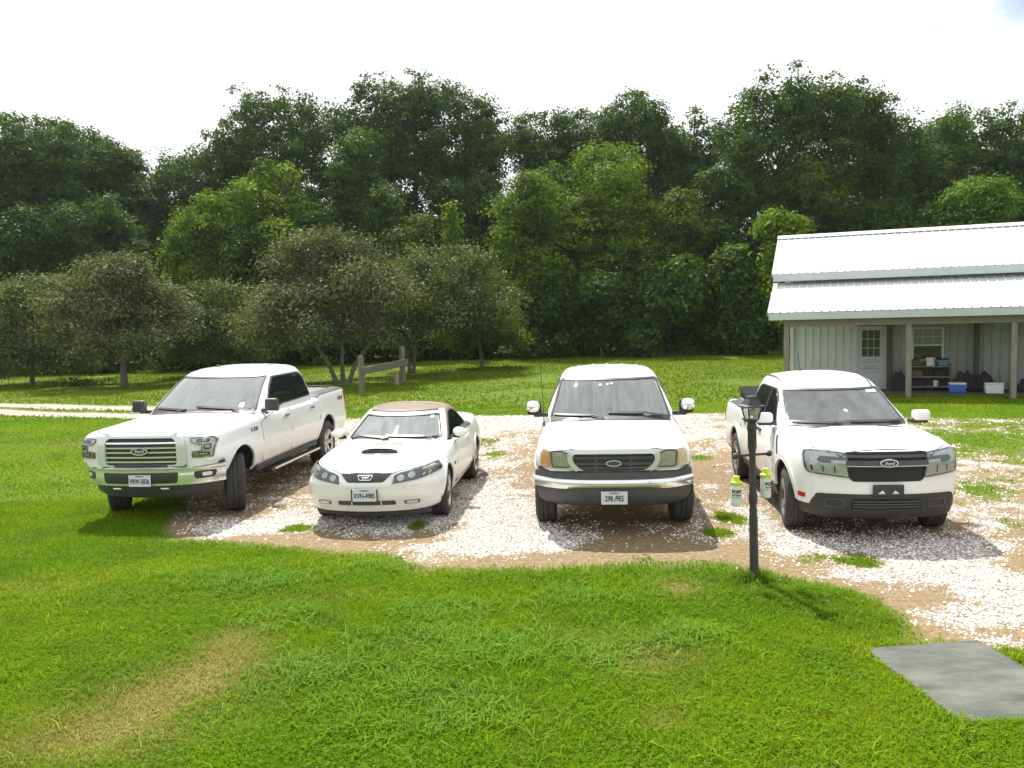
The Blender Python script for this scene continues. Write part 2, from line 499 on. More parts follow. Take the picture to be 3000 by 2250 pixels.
def masks(x, y):
    """gravel cover, bare/dry soil share, grass cover - each 0..1"""
    w = (fbm(x, y, .9, 4, 3) - .5) * 1.1
    sd = poly_sd(x, y, GP) + w * .55
    ins = np.clip(sd / .30 + .5, 0, 1)
    far = np.clip((y - 13) / 6, 0, 1)
    base = .24 + .25 * far
    g = base + 0 * x
    for b in WHITE: g = g + b[4] * .72 * blob(x, y, *b[:4])
    br = 0 * x
    for b in BROWN: br = br + b[4] * blob(x, y, *b[:4])
    gr = 0 * x
    for b in GREENP: gr = gr + b[4] * blob(x, y, *b[:4])
    # right-hand part: grass growing through
    gr = gr + .55 * np.clip((x - 6.2) / 2.5, 0, 1) * np.clip((y - 8.5) / 3, 0, 1)
    n = fbm(x, y, 1.7, 4, 11)
    n2 = fbm(x, y, 4.5, 3, 23)
    g = g - .58 * br + .9 * (n - .5) + 1.0 * (n2 - .5) + .7 * (fbm(x, y, 13, 2, 29) - .5)
    gr = np.clip((gr + .9 * (fbm(x, y, 2.2, 4, 31) - .5) + .5 * (fbm(x, y, 8, 2, 37) - .5) - .34) * 2.4, 0, 1)
    edge = np.exp(-np.clip(sd, 0, 9) / .35)           # soil rim along the lawn
    near = np.clip((12.5 - y) / 1.5, 0, 1) * np.clip((4.2 - x) / .8, 0, 1)
    g = np.clip(g - .55 * edge * near, 0, 1) * ins * (1 - gr)
    lane = np.clip(lane_v(x, y) * 1.3 - .25 + .35 * (n - .5), 0, 1) * (1 - ins)
    gravel = np.clip(g + lane, 0, 1)
    dry = 0 * x
    for b in DRY: dry = dry + b[4] * blob(x, y, *b[:4])
    dry = np.clip(dry * (.55 + .9 * fbm(x, y, 2.6, 4, 41)), 0, 1) * (1 - ins)
    grass = np.clip((1 - ins) * (1 - lane) + ins * gr, 0, 1)
    return gravel, dry, grass, ins
SLAB = [(2.62, 6.21), (3.56, 6.30), (3.72, 5.05), (2.74, 5.02)]
CONTACT = []

def axis(segs):
    out = []
    for a, b, st in segs: out += list(np.arange(a, b, st))
    return np.array(out + [segs[-1][1]])
gx = axis([(-500, -60, 40), (-60, -24, 3), (-24, -10, .35), (-10, 11, .11), (11, 24, .4), (24, 60, 3), (60, 500, 40)])
gy = axis([(-60, 2, 6), (2, 3.6, .4), (3.6, 13, .10), (13, 25, .18), (25, 36, .3), (36, 70, 1.5), (70, 600, 40)])
GX, GY = np.meshgrid(gx, gy)
m_gravel, m_dry, m_grass, m_ins = masks(GX, GY)
GZ = np.zeros_like(GX)
GZ += .05 * (fbm(GX, GY, .35, 3, 5) - .5) * np.clip((GY - 24) / 6, 0, 1) * 3
nyg, nxg = GX.shape
I = np.arange(nyg * nxg).reshape(nyg, nxg)
quads = np.stack([I[:-1, :-1], I[:-1, 1:], I[1:, 1:], I[1:, :-1]], -1).reshape(-1, 4)

m, nt, b = new_mat('ground_cover')
N, L = nt.nodes, nt.links
at = N.new('ShaderNodeAttribute'); at.attribute_name = 'Col'
sp = N.new('ShaderNodeSeparateColor'); L.new(at.outputs['Color'], sp.inputs[0])
geo = N.new('ShaderNodeNewGeometry')
def noise(sc, det=5, ro=.6):
    n = N.new('ShaderNodeTexNoise'); n.inputs['Scale'].default_value = sc; n.inputs['Detail'].default_value = det; n.inputs['Roughness'].default_value = ro
    L.new(geo.outputs['Position'], n.inputs['Vector']); return n.outputs['Fac']
def ramp(src, stops):
    r = N.new('ShaderNodeValToRGB')
    while len(r.color_ramp.elements) < len(stops): r.color_ramp.elements.new(.5)
    for e, (p_, c_) in zip(r.color_ramp.elements, stops): e.position = p_; e.color = (*c_, 1)
    L.new(src, r.inputs['Fac']); return r.outputs['Color']
def mixc(f, a, c):
    x_ = N.new('ShaderNodeMixRGB'); L.new(f, x_.inputs['Fac']); L.new(a, x_.inputs['Color1']); L.new(c, x_.inputs['Color2']); return x_.outputs[0]
def math_(op, a, b_=None, clamp=False):
    x_ = N.new('ShaderNodeMath'); x_.operation = op; x_.use_clamp = clamp
    for i_, q in enumerate((a, b_)):
        if q is None: continue
        if isinstance(q, (int, float)): x_.inputs[i_].default_value = q
        else: L.new(q, x_.inputs[i_])
    return x_.outputs[0]
turf = mixc(noise(.55, 4), ramp(noise(9, 6, .75), [(.30, (.040, .080, .007)), (.52, (.085, .155, .009)), (.72, (.130, .210, .013))]), ramp(noise(11, 6, .75), [(.30, (.055, .080, .010)), (.52, (.115, .160, .012)), (.72, (.155, .205, .018))]))
soil = ramp(noise(14, 7, .75), [(.28, (.125, .090, .048)), (.5, (.235, .172, .098)), (.72, (.36, .285, .185))])
straw = ramp(noise(12, 6, .75), [(.3, (.12, .105, .035)), (.55, (.22, .19, .07)), (.75, (.32, .27, .12))])
vor = N.new('ShaderNodeTexVoronoi'); vor.inputs['Scale'].default_value = 40; L.new(geo.outputs['Position'], vor.inputs['Vector'])
stone = ramp(vor.outputs['Distance'], [(0, (.62, .59, .56)), (.40, (.48, .445, .41)), (.72, (.17, .14, .105))])
c1 = mixc(sp.outputs['Blue'], soil, turf)                     # B = grass cover
c2 = mixc(sp.outputs['Green'], c1, straw)                     # G = dry
thr = math_('ADD', sp.outputs['Red'], math_('MULTIPLY', math_('SUBTRACT', noise(16, 5, .7), .5), 1.5))
gf = N.new('ShaderNodeMapRange'); gf.inputs['From Min'].default_value = .42; gf.inputs['From Max'].default_value = .58; L.new(thr, gf.inputs['Value'])
c3 = mixc(gf.outputs[0], c2, stone)
L.new(c3, b.inputs['Base Color'])
b.inputs['Roughness'].default_value = .9
b.inputs['Specular IOR Level'].default_value = .15
bp = N.new('ShaderNodeBump'); bp.inputs['Strength'].default_value = .7; bp.inputs['Distance'].default_value = .03
L.new(math_('ADD', noise(38, 4, .7), math_('MULTIPLY', vor.outputs['Distance'], -.6)), bp.inputs['Height']); L.new(bp.outputs[0], b.inputs['Normal'])
cols = np.stack([m_gravel, m_dry, m_grass], -1).reshape(-1, 3)
ground = mesh_np('ground', np.stack([GX, GY, GZ], -1).reshape(-1, 3), quads, m, cols, smooth_it=True)
ground['kind'] = 'structure'

# ---- loose shell stones (one object: nobody could count them)
def stones(n, x0, x1, y0, y1, smin, smax, pw):
    x = rng.uniform(x0, x1, n); y = rng.uniform(y0, y1, n)
    g = masks(x, y)[0]
    keep = rng.uniform(0, 1, n) < np.clip(g, 0, 1) ** pw * .90 + .012 * (masks(x, y)[3] > .4)
    keep &= np.abs(x) < y * .70 + .5
    x, y = x[keep], y[keep]
    k = len(x)
    s = rng.uniform(smin, smax, k) * np.where(rng.uniform(0, 1, k) < .1, 1.6, 1)
    a0 = rng.uniform(0, 6.28, k)
    S = 6
    ang = a0[:, None] + np.arange(S) * 2 * np.pi / S + rng.normal(0, .18, (k, S))
    rad = s[:, None] * rng.uniform(.65, 1.1, (k, S))
    el = rng.uniform(.6, 1.0, k)
    h = s * rng.uniform(.25, .65, k)
    px = np.cos(ang) * rad; py = np.sin(ang) * rad * el[:, None]
    lo = np.stack([x[:, None] + px, y[:, None] + py, np.zeros((k, S)) - .002], -1)
    tilt = rng.normal(0, .3, (k, 2))
    hi = np.stack([x[:, None] + px * .62, y[:, None] + py * .62, h[:, None] * (1 + (px * tilt[:, :1] + py * tilt[:, 1:]) / s[:, None])], -1)
    ctr = np.stack([x, y, h * 1.06], -1)[:, None]
    V = np.concatenate([lo, hi, ctr], 1)
    M_ = 2 * S + 1
    f = []
    for i in range(S):
        j = (i + 1) % S
        f += [(i, j, S + j), (i, S + j, S + i), (S + i, S + j, 2 * S)]
    F = (np.array(f)[None] + (np.arange(k) * M_)[:, None, None]).reshape(-1, 3)
    c = rng.normal(1, .24, (k, 1)) * np.array([.66, .625, .595]) * np.where(rng.uniform(0, 1, (k, 1)) < .15, .55, 1)
    c = np.clip(c + rng.normal(0, .012, (k, 3)), .1, .88)
    return V.reshape(-1, 3), F, np.repeat(c, M_, 0)
m, nt, b = new_mat('shell_stone')
at = nt.nodes.new('ShaderNodeAttribute'); at.attribute_name = 'Col'
nt.links.new(at.outputs['Color'], b.inputs['Base Color']); b.inputs['Roughness'].default_value = .8
V1, F1, C1 = stones(290000, -6.5, 9, 5.0, 13.5, .005, .0155, 1.2)
V2, F2, C2 = stones(90000, -12, 16, 13.5, 25, .012, .026, 1.2)
V_ = np.concatenate([V1, V2]); F_ = np.concatenate([F1, F2 + len(V1)]); C_ = np.concatenate([C1, C2])
o = mesh_np('gravel', V_, F_, m, C_); tag(o, 'white crushed shell gravel strewn over the parking area', 'gravel', kind='stuff')

# ---- grass blades (stuff)
m, nt, b = new_mat('grass_blade')
at = nt.nodes.new('ShaderNodeAttribute'); at.attribute_name = 'Col'
nt.links.new(at.outputs['Color'], b.inputs['Base Color']); b.inputs['Roughness'].default_value = .6; b.inputs['Specular IOR Level'].default_value = .02
tr = nt.nodes.new('ShaderNodeBsdfTranslucent'); nt.links.new(at.outputs['Color'], tr.inputs['Color'])
mxs = nt.nodes.new('ShaderNodeMixShader'); mxs.inputs[0].default_value = .42
nt.links.new(b.outputs[0], mxs.inputs[1]); nt.links.new(tr.outputs[0], mxs.inputs[2])
nt.links.new(mxs.outputs[0], nt.nodes['Material Output'].inputs['Surface'])
GRASSM = m
def grass_cols(x, y, k, dry):
    big = fbm(x, y, .5, 3, 51); med = fbm(x, y, 1.8, 3, 61)
    yel = np.clip((big - .35) * 2.2, 0, 1)[:, None]
    c = (1 - yel) * np.array([.148, .288, .008]) + yel * np.array([.250, .345, .010])
    dk = np.clip((med - .48) * 3.2, 0, 1)[:, None] * .55
    c = c * (1 - dk) + dk * np.array([.120, .200, .022])
    d = np.clip(dry * 1.25, 0, 1)[:, None] * (rng.uniform(0, 1, (k, 1)) < .85)
    c = c * (1 - d) + d * np.array([.36, .31, .09])
    st = (rng.uniform(0, 1, (k, 1)) < .03)
    c = np.where(st, np.array([.32, .30, .12]), c)
    return np.clip(c * rng.normal(1, .16, (k, 1)) + rng.normal(0, .003, (k, 3)), .003, .5)
def blades(n, x0, x1, y0, y1, hmin, hmax, w, flop=1.0, clump=None, fan=.70, spots=None, tint=None, share=.65):
    if clump:
        nc = n // clump
        cx = rng.uniform(x0, x1, nc); cy = rng.uniform(y0, y1, nc)
        if spots:
            si = rng.integers(0, len(spots), nc); sa = np.array([(*gd(q[0], q[1])[:2], q[2]) for q in spots])[si]
            cx = sa[:, 0] + rng.normal(0, 1, nc) * sa[:, 2]; cy = sa[:, 1] + rng.normal(0, 1, nc) * sa[:, 2] * .6
        x = np.repeat(cx, clump) + rng.normal(0, .03, nc * clump); y = np.repeat(cy, clump) + rng.normal(0, .03, nc * clump)
    else:
        x = rng.uniform(x0, x1, n); y = rng.uniform(y0, y1, n)
    ok = np.abs(x) < y * fan + .6
    x, y = x[ok], y[ok]
    gv, dr, gs, ins = masks(x, y)
    k = len(x)
    ok = rng.uniform(0, 1, k) < gs * (1 - .45 * dr) * (1 - .9 * gv)
    ok &= poly_sd(x, y, SLAB) < .01 + .05 * (fbm(x, y, 5, 2, 77) - .62)
    for (cx_, cy_, r_) in CONTACT: ok &= np.hypot(x - cx_, y - cy_) > r_
    x, y, dr, ins = x[ok], y[ok], dr[ok], ins[ok]
    k = len(x)
    hh = rng.uniform(hmin, hmax, k) * (.62 + .9 * fbm(x, y, 1.3, 3, 71)) * (1 - .45 * dr) * (1 - .3 * ins)
    az = rng.uniform(0, 6.28, k); ln = np.abs(rng.normal(.75, .5, k)) * flop
    fx, fy = np.cos(az), np.sin(az)
    wx, wy = -fy, fx
    ww = w * rng.uniform(.6, 1.3, k)
    base = np.stack([x, y, np.zeros(k)], -1); side = np.stack([wx, wy, np.zeros(k)], -1) * ww[:, None]
    fwd = np.stack([fx, fy, np.zeros(k)], -1)
    zz = np.array([0, 0, 1.])
    mid = base + fwd * (hh * ln * .35)[:, None] + zz * (hh * .62 / np.sqrt(1 + .25 * ln ** 2))[:, None]
    tip = base + fwd * (hh * ln)[:, None] + zz * (hh / np.sqrt(1 + ln ** 2))[:, None]
    V = np.stack([base - side, base + side, mid - side * .8, mid + side * .8, tip], 1)
    f = np.array([(0, 1, 3), (0, 3, 2), (2, 3, 4)])
    F = (f[None] + (np.arange(k) * 5)[:, None, None]).reshape(-1, 3)
    c = grass_cols(x, y, k, dr)
    if tint is not None: c = c * (1 - share) + share * np.array(tint) * rng.normal(1, .15, (k, 1))
    return V.reshape(-1, 3), F, np.repeat(c, 5, 0)
def join_np(parts):
    off = 0; VV, FF, CC = [], [], []
    for v, f, c in parts: VV.append(v); FF.append(f + off); CC.append(c); off += len(v)
    return np.concatenate(VV), np.concatenate(FF), np.concatenate(CC)
G1 = blades(430000, -5.2, 5.0, 4.2, 7.6, .018, .052, .0030)
G2 = blades(370000, -9.0, 6.0, 7.4, 12.6, .020, .052, .0044)
G3 = blades(330000, -17, 14, 10.6, 24.5, .022, .055, .0075)
G4 = blades(6000, -5.4, 5.0, 4.2, 9.0, .06, .13, .0045, 1.1, clump=9)
COARSE = [(900, 1390, .35), (1010, 1430, .30), (960, 1330, .3), (620, 1340, .3), (1330, 1420, .22), (890, 1500, .3), (1100, 1400, .3), (440, 1255, .4), (1490, 1370, .15), (1390, 1395, .25), (560, 1260, .3), (950, 1560, .3), (700, 1450, .3), (1240, 1300, .3), (820, 1225, .25)]
G6 = blades(8000, -5, 5, 4.2, 9, .06, .13, .0048, 1.3, clump=9, spots=COARSE, tint=(.18, .34, .045))
G7 = blades(380, 0, 5, 4.2, 9, .06, .15, .004, 1.0, clump=7, spots=[(1630, 1254, .075)])
_v, _f, _cc = join_np([G1, G2, G3, G4, G6, G7])
o = mesh_np('lawn_grass', _v, _f, GRASSM, _cc)
tag(o, 'mown green lawn grass in front of and around the parked vehicles', 'grass', kind='stuff')
G5 = blades(230000, -36, 32, 24, 62, .03, .075, .022, .9, tint=(.135, .180, .004), share=.75)
o = mesh_np('field_grass', *G5[:2], GRASSM, G5[2])
tag(o, 'sunlit grass field stretching from the drive to the trees', 'grass', kind='stuff')
# clover leaves and small weeds among the blades
def clover(n):
    x = rng.uniform(-5, 5, n); y = rng.uniform(4.3, 8.8, n)
    cl = fbm(x, y, 1.1, 3, 91)
    gv, dr, gs, ins = masks(x, y)
    ok = (rng.uniform(0, 1, n) < gs * np.clip((cl - .40) * 4, 0, 1) * (1 - dr)) & (np.abs(x) < y * .68 + .4) & (poly_sd(x, y, SLAB) < -.01)
    x, y = x[ok], y[ok]; k = len(x)
    parts = []
    z = rng.uniform(.025, .055, k); a0 = rng.uniform(0, 6.28, k); s = rng.uniform(.004, .0085, k)
    col = np.clip(np.array([.120, .250, .012]) * rng.normal(1, .15, (k, 1)), .01, .4)
    for j in range(3):
        a = a0 + j * 2.094
        fx, fy = np.cos(a), np.sin(a)
        c = np.stack([x, y, z], -1); f = np.stack([fx, fy, rng.normal(.1, .35, k)], -1) * s[:, None]; sd = np.stack([-fy, fx, rng.normal(0, .3, k)], -1) * s[:, None]
        V = np.stack([c, c + f * 1.1 + sd * .8, c + f * 2.0, c + f * 1.1 - sd * .8], 1).reshape(-1, 3)
        F = (np.array([(0, 1, 2), (0, 2, 3)])[None] + (np.arange(k) * 4)[:, None, None]).reshape(-1, 3)
        parts.append((V, F, np.repeat(col, 4, 0)))
    return join_np(parts)
_v, _f, _cc = clover(90000)
o = mesh_np('clover', _v, _f, GRASSM, _cc)
tag(o, 'clover and small weeds growing in the front lawn', 'clover', kind='stuff')
# concrete pad at the lower right
bm = bmesh.new()
top = [bm.verts.new((x, y, .018)) for x, y in SLAB]; bot = [bm.verts.new((x, y, -.05)) for x, y in SLAB]
bm.faces.new(top[::-1]); bm.faces.new(bot)
for k in range(4): bm.faces.new((top[k], top[(k + 1) % 4], bot[(k + 1) % 4], bot[k]))
bmesh.ops.recalc_face_normals(bm, faces=bm.faces)
bmesh.ops.bevel(bm, geom=[e for e in bm.edges if all(v.co.z > 0 for v in e.verts)], offset=.008, segments=2, affect='EDGES')
CONC = pmat('weathered_concrete', (.135, .142, .122), .85, var2=(.050, .058, .050), scale=2.2, bump=.35, bscale=45, stretch=(1.0, 2.2, 1))
o = obj('concrete_slab', bm, CONC); tag(o, 'grey weathered concrete slab set in the lawn at the lower right', 'slab')
# ================================================================== white pole barn with porch
RX, RY = Vector((.932, -.363, 0)), Vector((.363, .932, 0))       # along the ridge (to the right) and into depth
_pb = ground_pt(2657, 1166)
def bw(a, d, z):                                                  # barn coordinates: along, depth, height
    return Vector((_pb.x, _pb.y, 0)) + RX * a + RY * d + Vector((0, 0, z))
def hit(px, py, d):                                               # picture ray against the vertical plane at barn depth d
    r = ray(px, py); n = Vector((RY.x, RY.y, 0)); o = Vector((0, 0, CAMH))
    p = Vector((_pb.x, _pb.y, 0)) + RY * d
    t = (p - o).dot(n) / r.dot(n); q = o + r * t
    return (q - Vector((_pb.x, _pb.y, 0))).dot(RX), q.z
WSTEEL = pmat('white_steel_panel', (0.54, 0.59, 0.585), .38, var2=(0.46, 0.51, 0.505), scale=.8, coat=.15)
WSTEEL_B = pmat('shade_toned_steel_panel', (0.30, 0.335, 0.31), .45, var2=(0.22, 0.25, 0.225), scale=.9)  # same white steel in a darker colour, porch shade painted in
RSTEEL = pmat('white_roof_steel', (0.70, 0.72, 0.73), .4, var2=(0.62, 0.64, 0.65), scale=.7, coat=.2)
FASC = pmat('grey_fascia', (0.46, 0.51, 0.52), .5, var=.12, scale=1.5)
TIMBER = pmat('weathered_timber', (0.27, 0.255, 0.215), .85, var2=(0.16, 0.15, 0.125), scale=6, stretch=(6, 6, .6), bump=.3)
DTIMBER = pmat('dark_timber', (0.11, 0.10, 0.085), .9, var=.3, scale=6)
WDOOR = pmat('door_paint', (0.46, 0.50, 0.49), .45, var=.06, scale=2)
PANE = pmat('dark_pane', (0.022, 0.026, 0.024), .05, spec=.5)
barn = empty('barn', bw(0, 0, 0), math.atan2(RX.y, RX.x), 'white metal pole barn with two-step ribbed roof and open porch', 'barn')
A0, A1, BK = -3.30, 11.0, 8.8
def ribbed(a0, a1, p0, p1, pitch, th=.012, rib=.022):
    """sheet between edge lines p0 (near) and p1 (far) in (depth, height), ribs running from one to the other"""
    bm = bmesh.new()
    s = Vector((0, p1[0] - p0[0], p1[1] - p0[1])); ln = s.length; s.normalize()
    n = Vector((1, 0, 0)).cross(s)
    xs = []
    a = a0
    while a < a1 - .001:
        xs += [(a, 0), (min(a + pitch * .40, a1), 0), (min(a + pitch * .44, a1), rib), (min(a + pitch * .52, a1), rib), (min(a + pitch * .56, a1), 0)]
        a += pitch
    xs.append((a1, 0))
    P0, P1 = Vector((0, *p0)), Vector((0, *p1))
    rows = [[bm.verts.new(Vector((x, 0, 0)) + P + n * (h + o)) for x, h in xs] for P, o in ((P0, 0), (P1, 0))]
    for k in range(len(xs) - 1): bm.faces.new((rows[0][k], rows[0][k + 1], rows[1][k + 1], rows[1][k]))
    bot = [bm.verts.new(Vector((x, 0, 0)) + P - n * th) for x, P in ((a0, P0), (a1, P0), (a1, P1), (a0, P1))]
    bm.faces.new(bot[::-1])
    bmesh.ops.recalc_face_normals(bm, faces=bm.faces)
    return bm
obj('porch_roof', ribbed(-3.80, A1, (-.36, 2.55), (2.35, 3.50), .229, rib=.034), RSTEEL, barn, ang=20)
obj('upper_roof', ribbed(-3.84, A1, (2.02, 3.785), (5.3, 5.22), .229, rib=.034), RSTEEL, barn, ang=20)
obj('rear_roof', ribbed(-A1, 3.84, (-BK - .3, 3.6), (-5.3, 5.22), .229), RSTEEL, barn, ang=20, rot=(0, 0, math.pi))
obj('ridge_cap', box(box(bmesh.new(), ((A1 - 3.86) / 2, 5.18, 5.215), (A1 + 3.88, .30, .02), rot=Matrix.Rotation(R(23), 3, 'X')), ((A1 - 3.86) / 2, 5.44, 5.21), (A1 + 3.88, .26, .02), rot=Matrix.Rotation(R(-23), 3, 'X')), FASC if False else RSTEEL, barn)
obj('porch_fascia', rbox(((A1 - 3.79) / 2, -.345, 2.43), (A1 + 3.79, .03, .21), .004, 1), FASC, barn)
obj('porch_soffit', rbox(((A1 - 3.7) / 2, -.15, 2.345), (A1 + 3.7, .34, .02), .003, 1), FASC, barn)
obj('upper_fascia', rbox(((A1 - 3.82) / 2, 2.03, 3.66), (A1 + 3.82, .03, .23), .004, 1), FASC, barn)
obj('upper_wall', rbox(((A1 - 3.3) / 2, 2.45, 3.3), (A1 + 3.3, .04, 1.0), .004, 1), FASC, barn)
for sa, nm in ((-3.80, 'rake_trim'),):
    obj(nm, box(box(bmesh.new(), (sa - .012, 1.0, 2.985), (.022, 2.88, .12), rot=Matrix.Rotation(math.atan2(.95, 2.71), 3, 'X')), (sa - .05, 3.66, 4.46), (.022, 3.58, .14), rot=Matrix.Rotation(math.atan2(1.435, 3.28), 3, 'X')), WSTEEL, barn)
obj('beam', rbox(((A1 - 3.37) / 2, .02, 2.235), (A1 + 3.37, .09, .24), .006, 1), TIMBER, barn)
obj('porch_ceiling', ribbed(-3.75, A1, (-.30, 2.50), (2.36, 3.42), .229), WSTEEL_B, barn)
for a in (-3.30, 0.03, 2.66, 5.4, 8.2, 10.8):
    obj('post', rbox((a, 0, 1.06), (.15, .14, 2.12), .008, 1), TIMBER, barn)
for a in (-.36, 2.06, 5.2):
    obj('post', rbox((a, 2.18, 1.2), (.14, .14, 2.5), .008, 1), DTIMBER, barn)
obj('wall', ribbed(A0 + .10, -1.30, (2.40, .02), (2.40, 3.0), .229, rib=.03), WSTEEL, barn, ang=20)
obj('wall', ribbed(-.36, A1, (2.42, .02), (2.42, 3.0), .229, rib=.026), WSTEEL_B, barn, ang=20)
obj('corner_trim', rbox((A0 + .05, 2.38, 1.5), (.12, .12, 3.0), .006, 1), WSTEEL, barn)
bm = bmesh.new()
g_ = [bm.verts.new((A0, d, z)) for d, z in ((2.42, 0), (BK, 0), (BK, 3.72), (5.3, 5.16), (2.42, 3.9))]
bm.faces.new(g_); ex = bmesh.ops.extrude_face_region(bm, geom=bm.faces[:]); bmesh.ops.translate(bm, vec=(.04, 0, 0), verts=[q for q in ex['geom'] if isinstance(q, bmesh.types.BMVert)])
bmesh.ops.recalc_face_normals(bm, faces=bm.faces)
obj('gable_wall', bm, WSTEEL, barn)
obj('rear_wall', rbox(((A1 + A0) / 2, BK - .02, 1.8), (A1 - A0 - .1, .04, 3.6), .004, 1), WSTEEL, barn)
obj('porch_floor', rbox(((A1 + A0) / 2, 1.6, .02), (A1 - A0, 1.6, .06), .008, 1), pmat('porch_dirt', (.13, .10, .065), .95, var=.4, scale=5), barn)
# door with nine panes
door = obj('door', rbox((-.83, 2.39, 1.03), (.86, .05, 2.03), .006, 1), WDOOR, barn)
obj('frame', box(box(box(bmesh.new(), (-1.285, 2.375, 1.04), (.05, .09, 2.1)), (-.375, 2.375, 1.04), (.05, .09, 2.1)), (-.83, 2.375, 2.12), (.96, .09, .06)), WDOOR, door)
gl = obj('window', rbox((-.885, 2.362, 1.495), (.53, .012, .86), .003, 1), PANE, door)
bm = bmesh.new()
for k in (1, 2): box(bm, (-.885 - .265 + .53 * k / 3, 2.352, 1.495), (.014, .012, .86))
for k in (0, 1, 2, 3): box(bm, (-.885, 2.351, 1.065 + .86 * k / 3), (.56, .012, .018))
for s_ in (-1, 1): box(bm, (-.885 + s_ * .272, 2.352, 1.495), (.018, .012, .88))
obj('glazing_bars', bm, WDOOR, door)
obj('handle', lathe(bmesh.new(), [(2.362, .02), (2.33, .022), (2.30, .03), (2.28, .028)], 'Y', 14, (-.47, 0, 1.15)), CHROME if 'CHROME' in globals() else FASC, door)
# painted notice, too faint to read: rows of worn letter marks
bm = bmesh.new(); random.seed(4)
for z, w_, h_ in ((.985, .30, .030), (.915, .52, .036), (.84, .46, .020), (.755, .32, .034), (.69, .50, .036), (.60, .42, .020)):
    x = -.885 - w_ / 2
    while x < -.885 + w_ / 2:
        l_ = random.uniform(.014, .030)
        if random.random() < .88: box(bm, (x + l_ / 2, 2.362, z + random.uniform(-.002, .002)), (l_, .004, h_ * random.uniform(.75, 1.0)))
        x += l_ + random.uniform(.006, .016)
obj('lettering', bm, pmat('faded_lettering', (.16, .17, .17), .8), door)
# sash window
win = obj('window', rbox((.735, 2.375, 1.45), (.80, .03, .95), .003, 1), PANE, barn)
bm = bmesh.new()
for x in (.315, 1.155): box(bm, (x, 2.36, 1.45), (.06, .05, 1.02))
for z in (.95, 1.95): box(bm, (.735, 2.36, z), (.90, .05, .06))
box(bm, (.735, 2.352, 1.42), (.80, .04, .05))
box(bm, (.735, 2.358, 1.69), (.78, .012, .014))
for x in (.60, .87): box(bm, (x, 2.358, 1.69), (.012, .012, .48))
obj('frame', bm, WDOOR, win)
obj('upper_sash', rbox((.735, 2.357, 1.69), (.76, .006, .48), .001, 1), pmat('curtained_pane', (.13, .14, .08), .25), win)
# ---- things stored on the porch
def on_porch(name, a, d, z, label, cat, rz=0, group=None):
    return empty(name, bw(a, d, z), barn.rotation_euler.z + rz, label, cat, group)
sh = on_porch('shelf', .78, 1.98, .05, 'low dark storage shelf under the barn window', 'shelf')
for z in (.12, .42, .74): obj('shelf_board', rbox((0, 0, z), (1.12, .40, .035), .004, 1), TIMBER, sh)
for x in (-.53, .53):
    for y in (-.17, .17): obj('leg', rbox((x, y, .40), (.045, .045, .80), .004, 1), DTIMBER, sh)
obj('back_panel', rbox((0, .20, .40), (1.1, .015, .76), .003, 1), DTIMBER, sh)
PLW = pmat('white_plastic', (.66, .68, .66), .45, var=.1); PLB = pmat('blue_plastic', (.03, .10, .42), .45, var=.12); PLT = pmat('teal_plastic', (.05, .20, .28), .5, var=.2)
DARKP = pmat('dark_cloth', (.03, .033, .03), .95, var=.3); BROWNP = pmat('brown_box', (.13, .085, .05), .9, var=.3)
def bucket(a, d, z, r, h, mat, label, cat='bucket', name='bucket'):
    e = on_porch(name, a, d, z, label, cat)
    obj('pail', lathe(bmesh.new(), [(0, r * .86), (h * .9, r), (h * .9, r * 1.06), (h, r * 1.06), (h, r * .96), (h * .97, r * .9)], 'Z', 22), mat, e)
    bm = bmesh.new(); tube(bm, [(r * 1.05 * math.cos(t), -r * .45 * math.sin(t) - r * .6, h * .85 - h * .30 * math.sin(t)) for t in np.linspace(0, math.pi, 10)], .004, 5)
    obj('handle', bm, FASC, e)
    return e
bucket(.78, 1.95, .81, .135, .25, PLW, 'white bucket on top of the porch shelf under the window')
def boxy(name, a, d, z, s, mat, label, cat, lid=None, rz=0):
    e = on_porch(name, a, d, z, label, cat, rz)
    obj('tub', rbox((0, 0, s[2] * .42), (s[0] * .95, s[1] * .95, s[2] * .84), .02), mat, e)
    obj('lid', rbox((0, 0, s[2] * .92), (s[0], s[1], s[2] * .16), .018), lid or mat, e)
    return e
boxy('storage_box', .36, 1.95, .81, (.26, .26, .20), BROWNP, 'brown box on the shelf top at its left end', 'box')
boxy('storage_box', 1.12, 1.90, .81, (.30, .30, .22), PLT, 'teal tub on the shelf top beside the white bucket', 'tub', DARKP)
boxy('storage_box', .40, 1.95, .49, (.34, .30, .20), BROWNP, 'brown box on the middle board of the porch shelf', 'box')
boxy('storage_box', 1.02, 1.95, .49, (.30, .28, .21), DARKP, 'black tub on the middle board of the porch shelf', 'tub')
boxy('storage_box', .45, 1.93, .19, (.32, .28, .18), DARKP, 'black tub on the bottom board of the porch shelf', 'tub')
bucket(.92, 1.84, .19, .07, .17, PLW, 'small white jug on the bottom shelf board', 'jug', 'jug')
def cooler(a, d, w, h, body, lid, label):
    e = on_porch('cooler', a, d, .05, label, 'cooler', group='coolers on the porch floor')
    obj('chest', rbox((0, 0, h * .42), (w, .30, h * .84), .025), body, e)
    obj('lid', rbox((0, 0, h * .91), (w * 1.04, .32, h * .18), .02), lid, e)
    for s_ in (-1, 1): obj('handle', rbox((s_ * (w / 2 + .015), 0, h * .62), (.03, .16, .03), .01), lid, e)
cooler(1.42, 1.15, .44, .31, PLB, PLW, 'blue cooler with a white lid on the porch floor')
cooler(2.36, 1.10, .46, .31, PLW, PLW, 'plain white cooler on the porch floor beside a post')
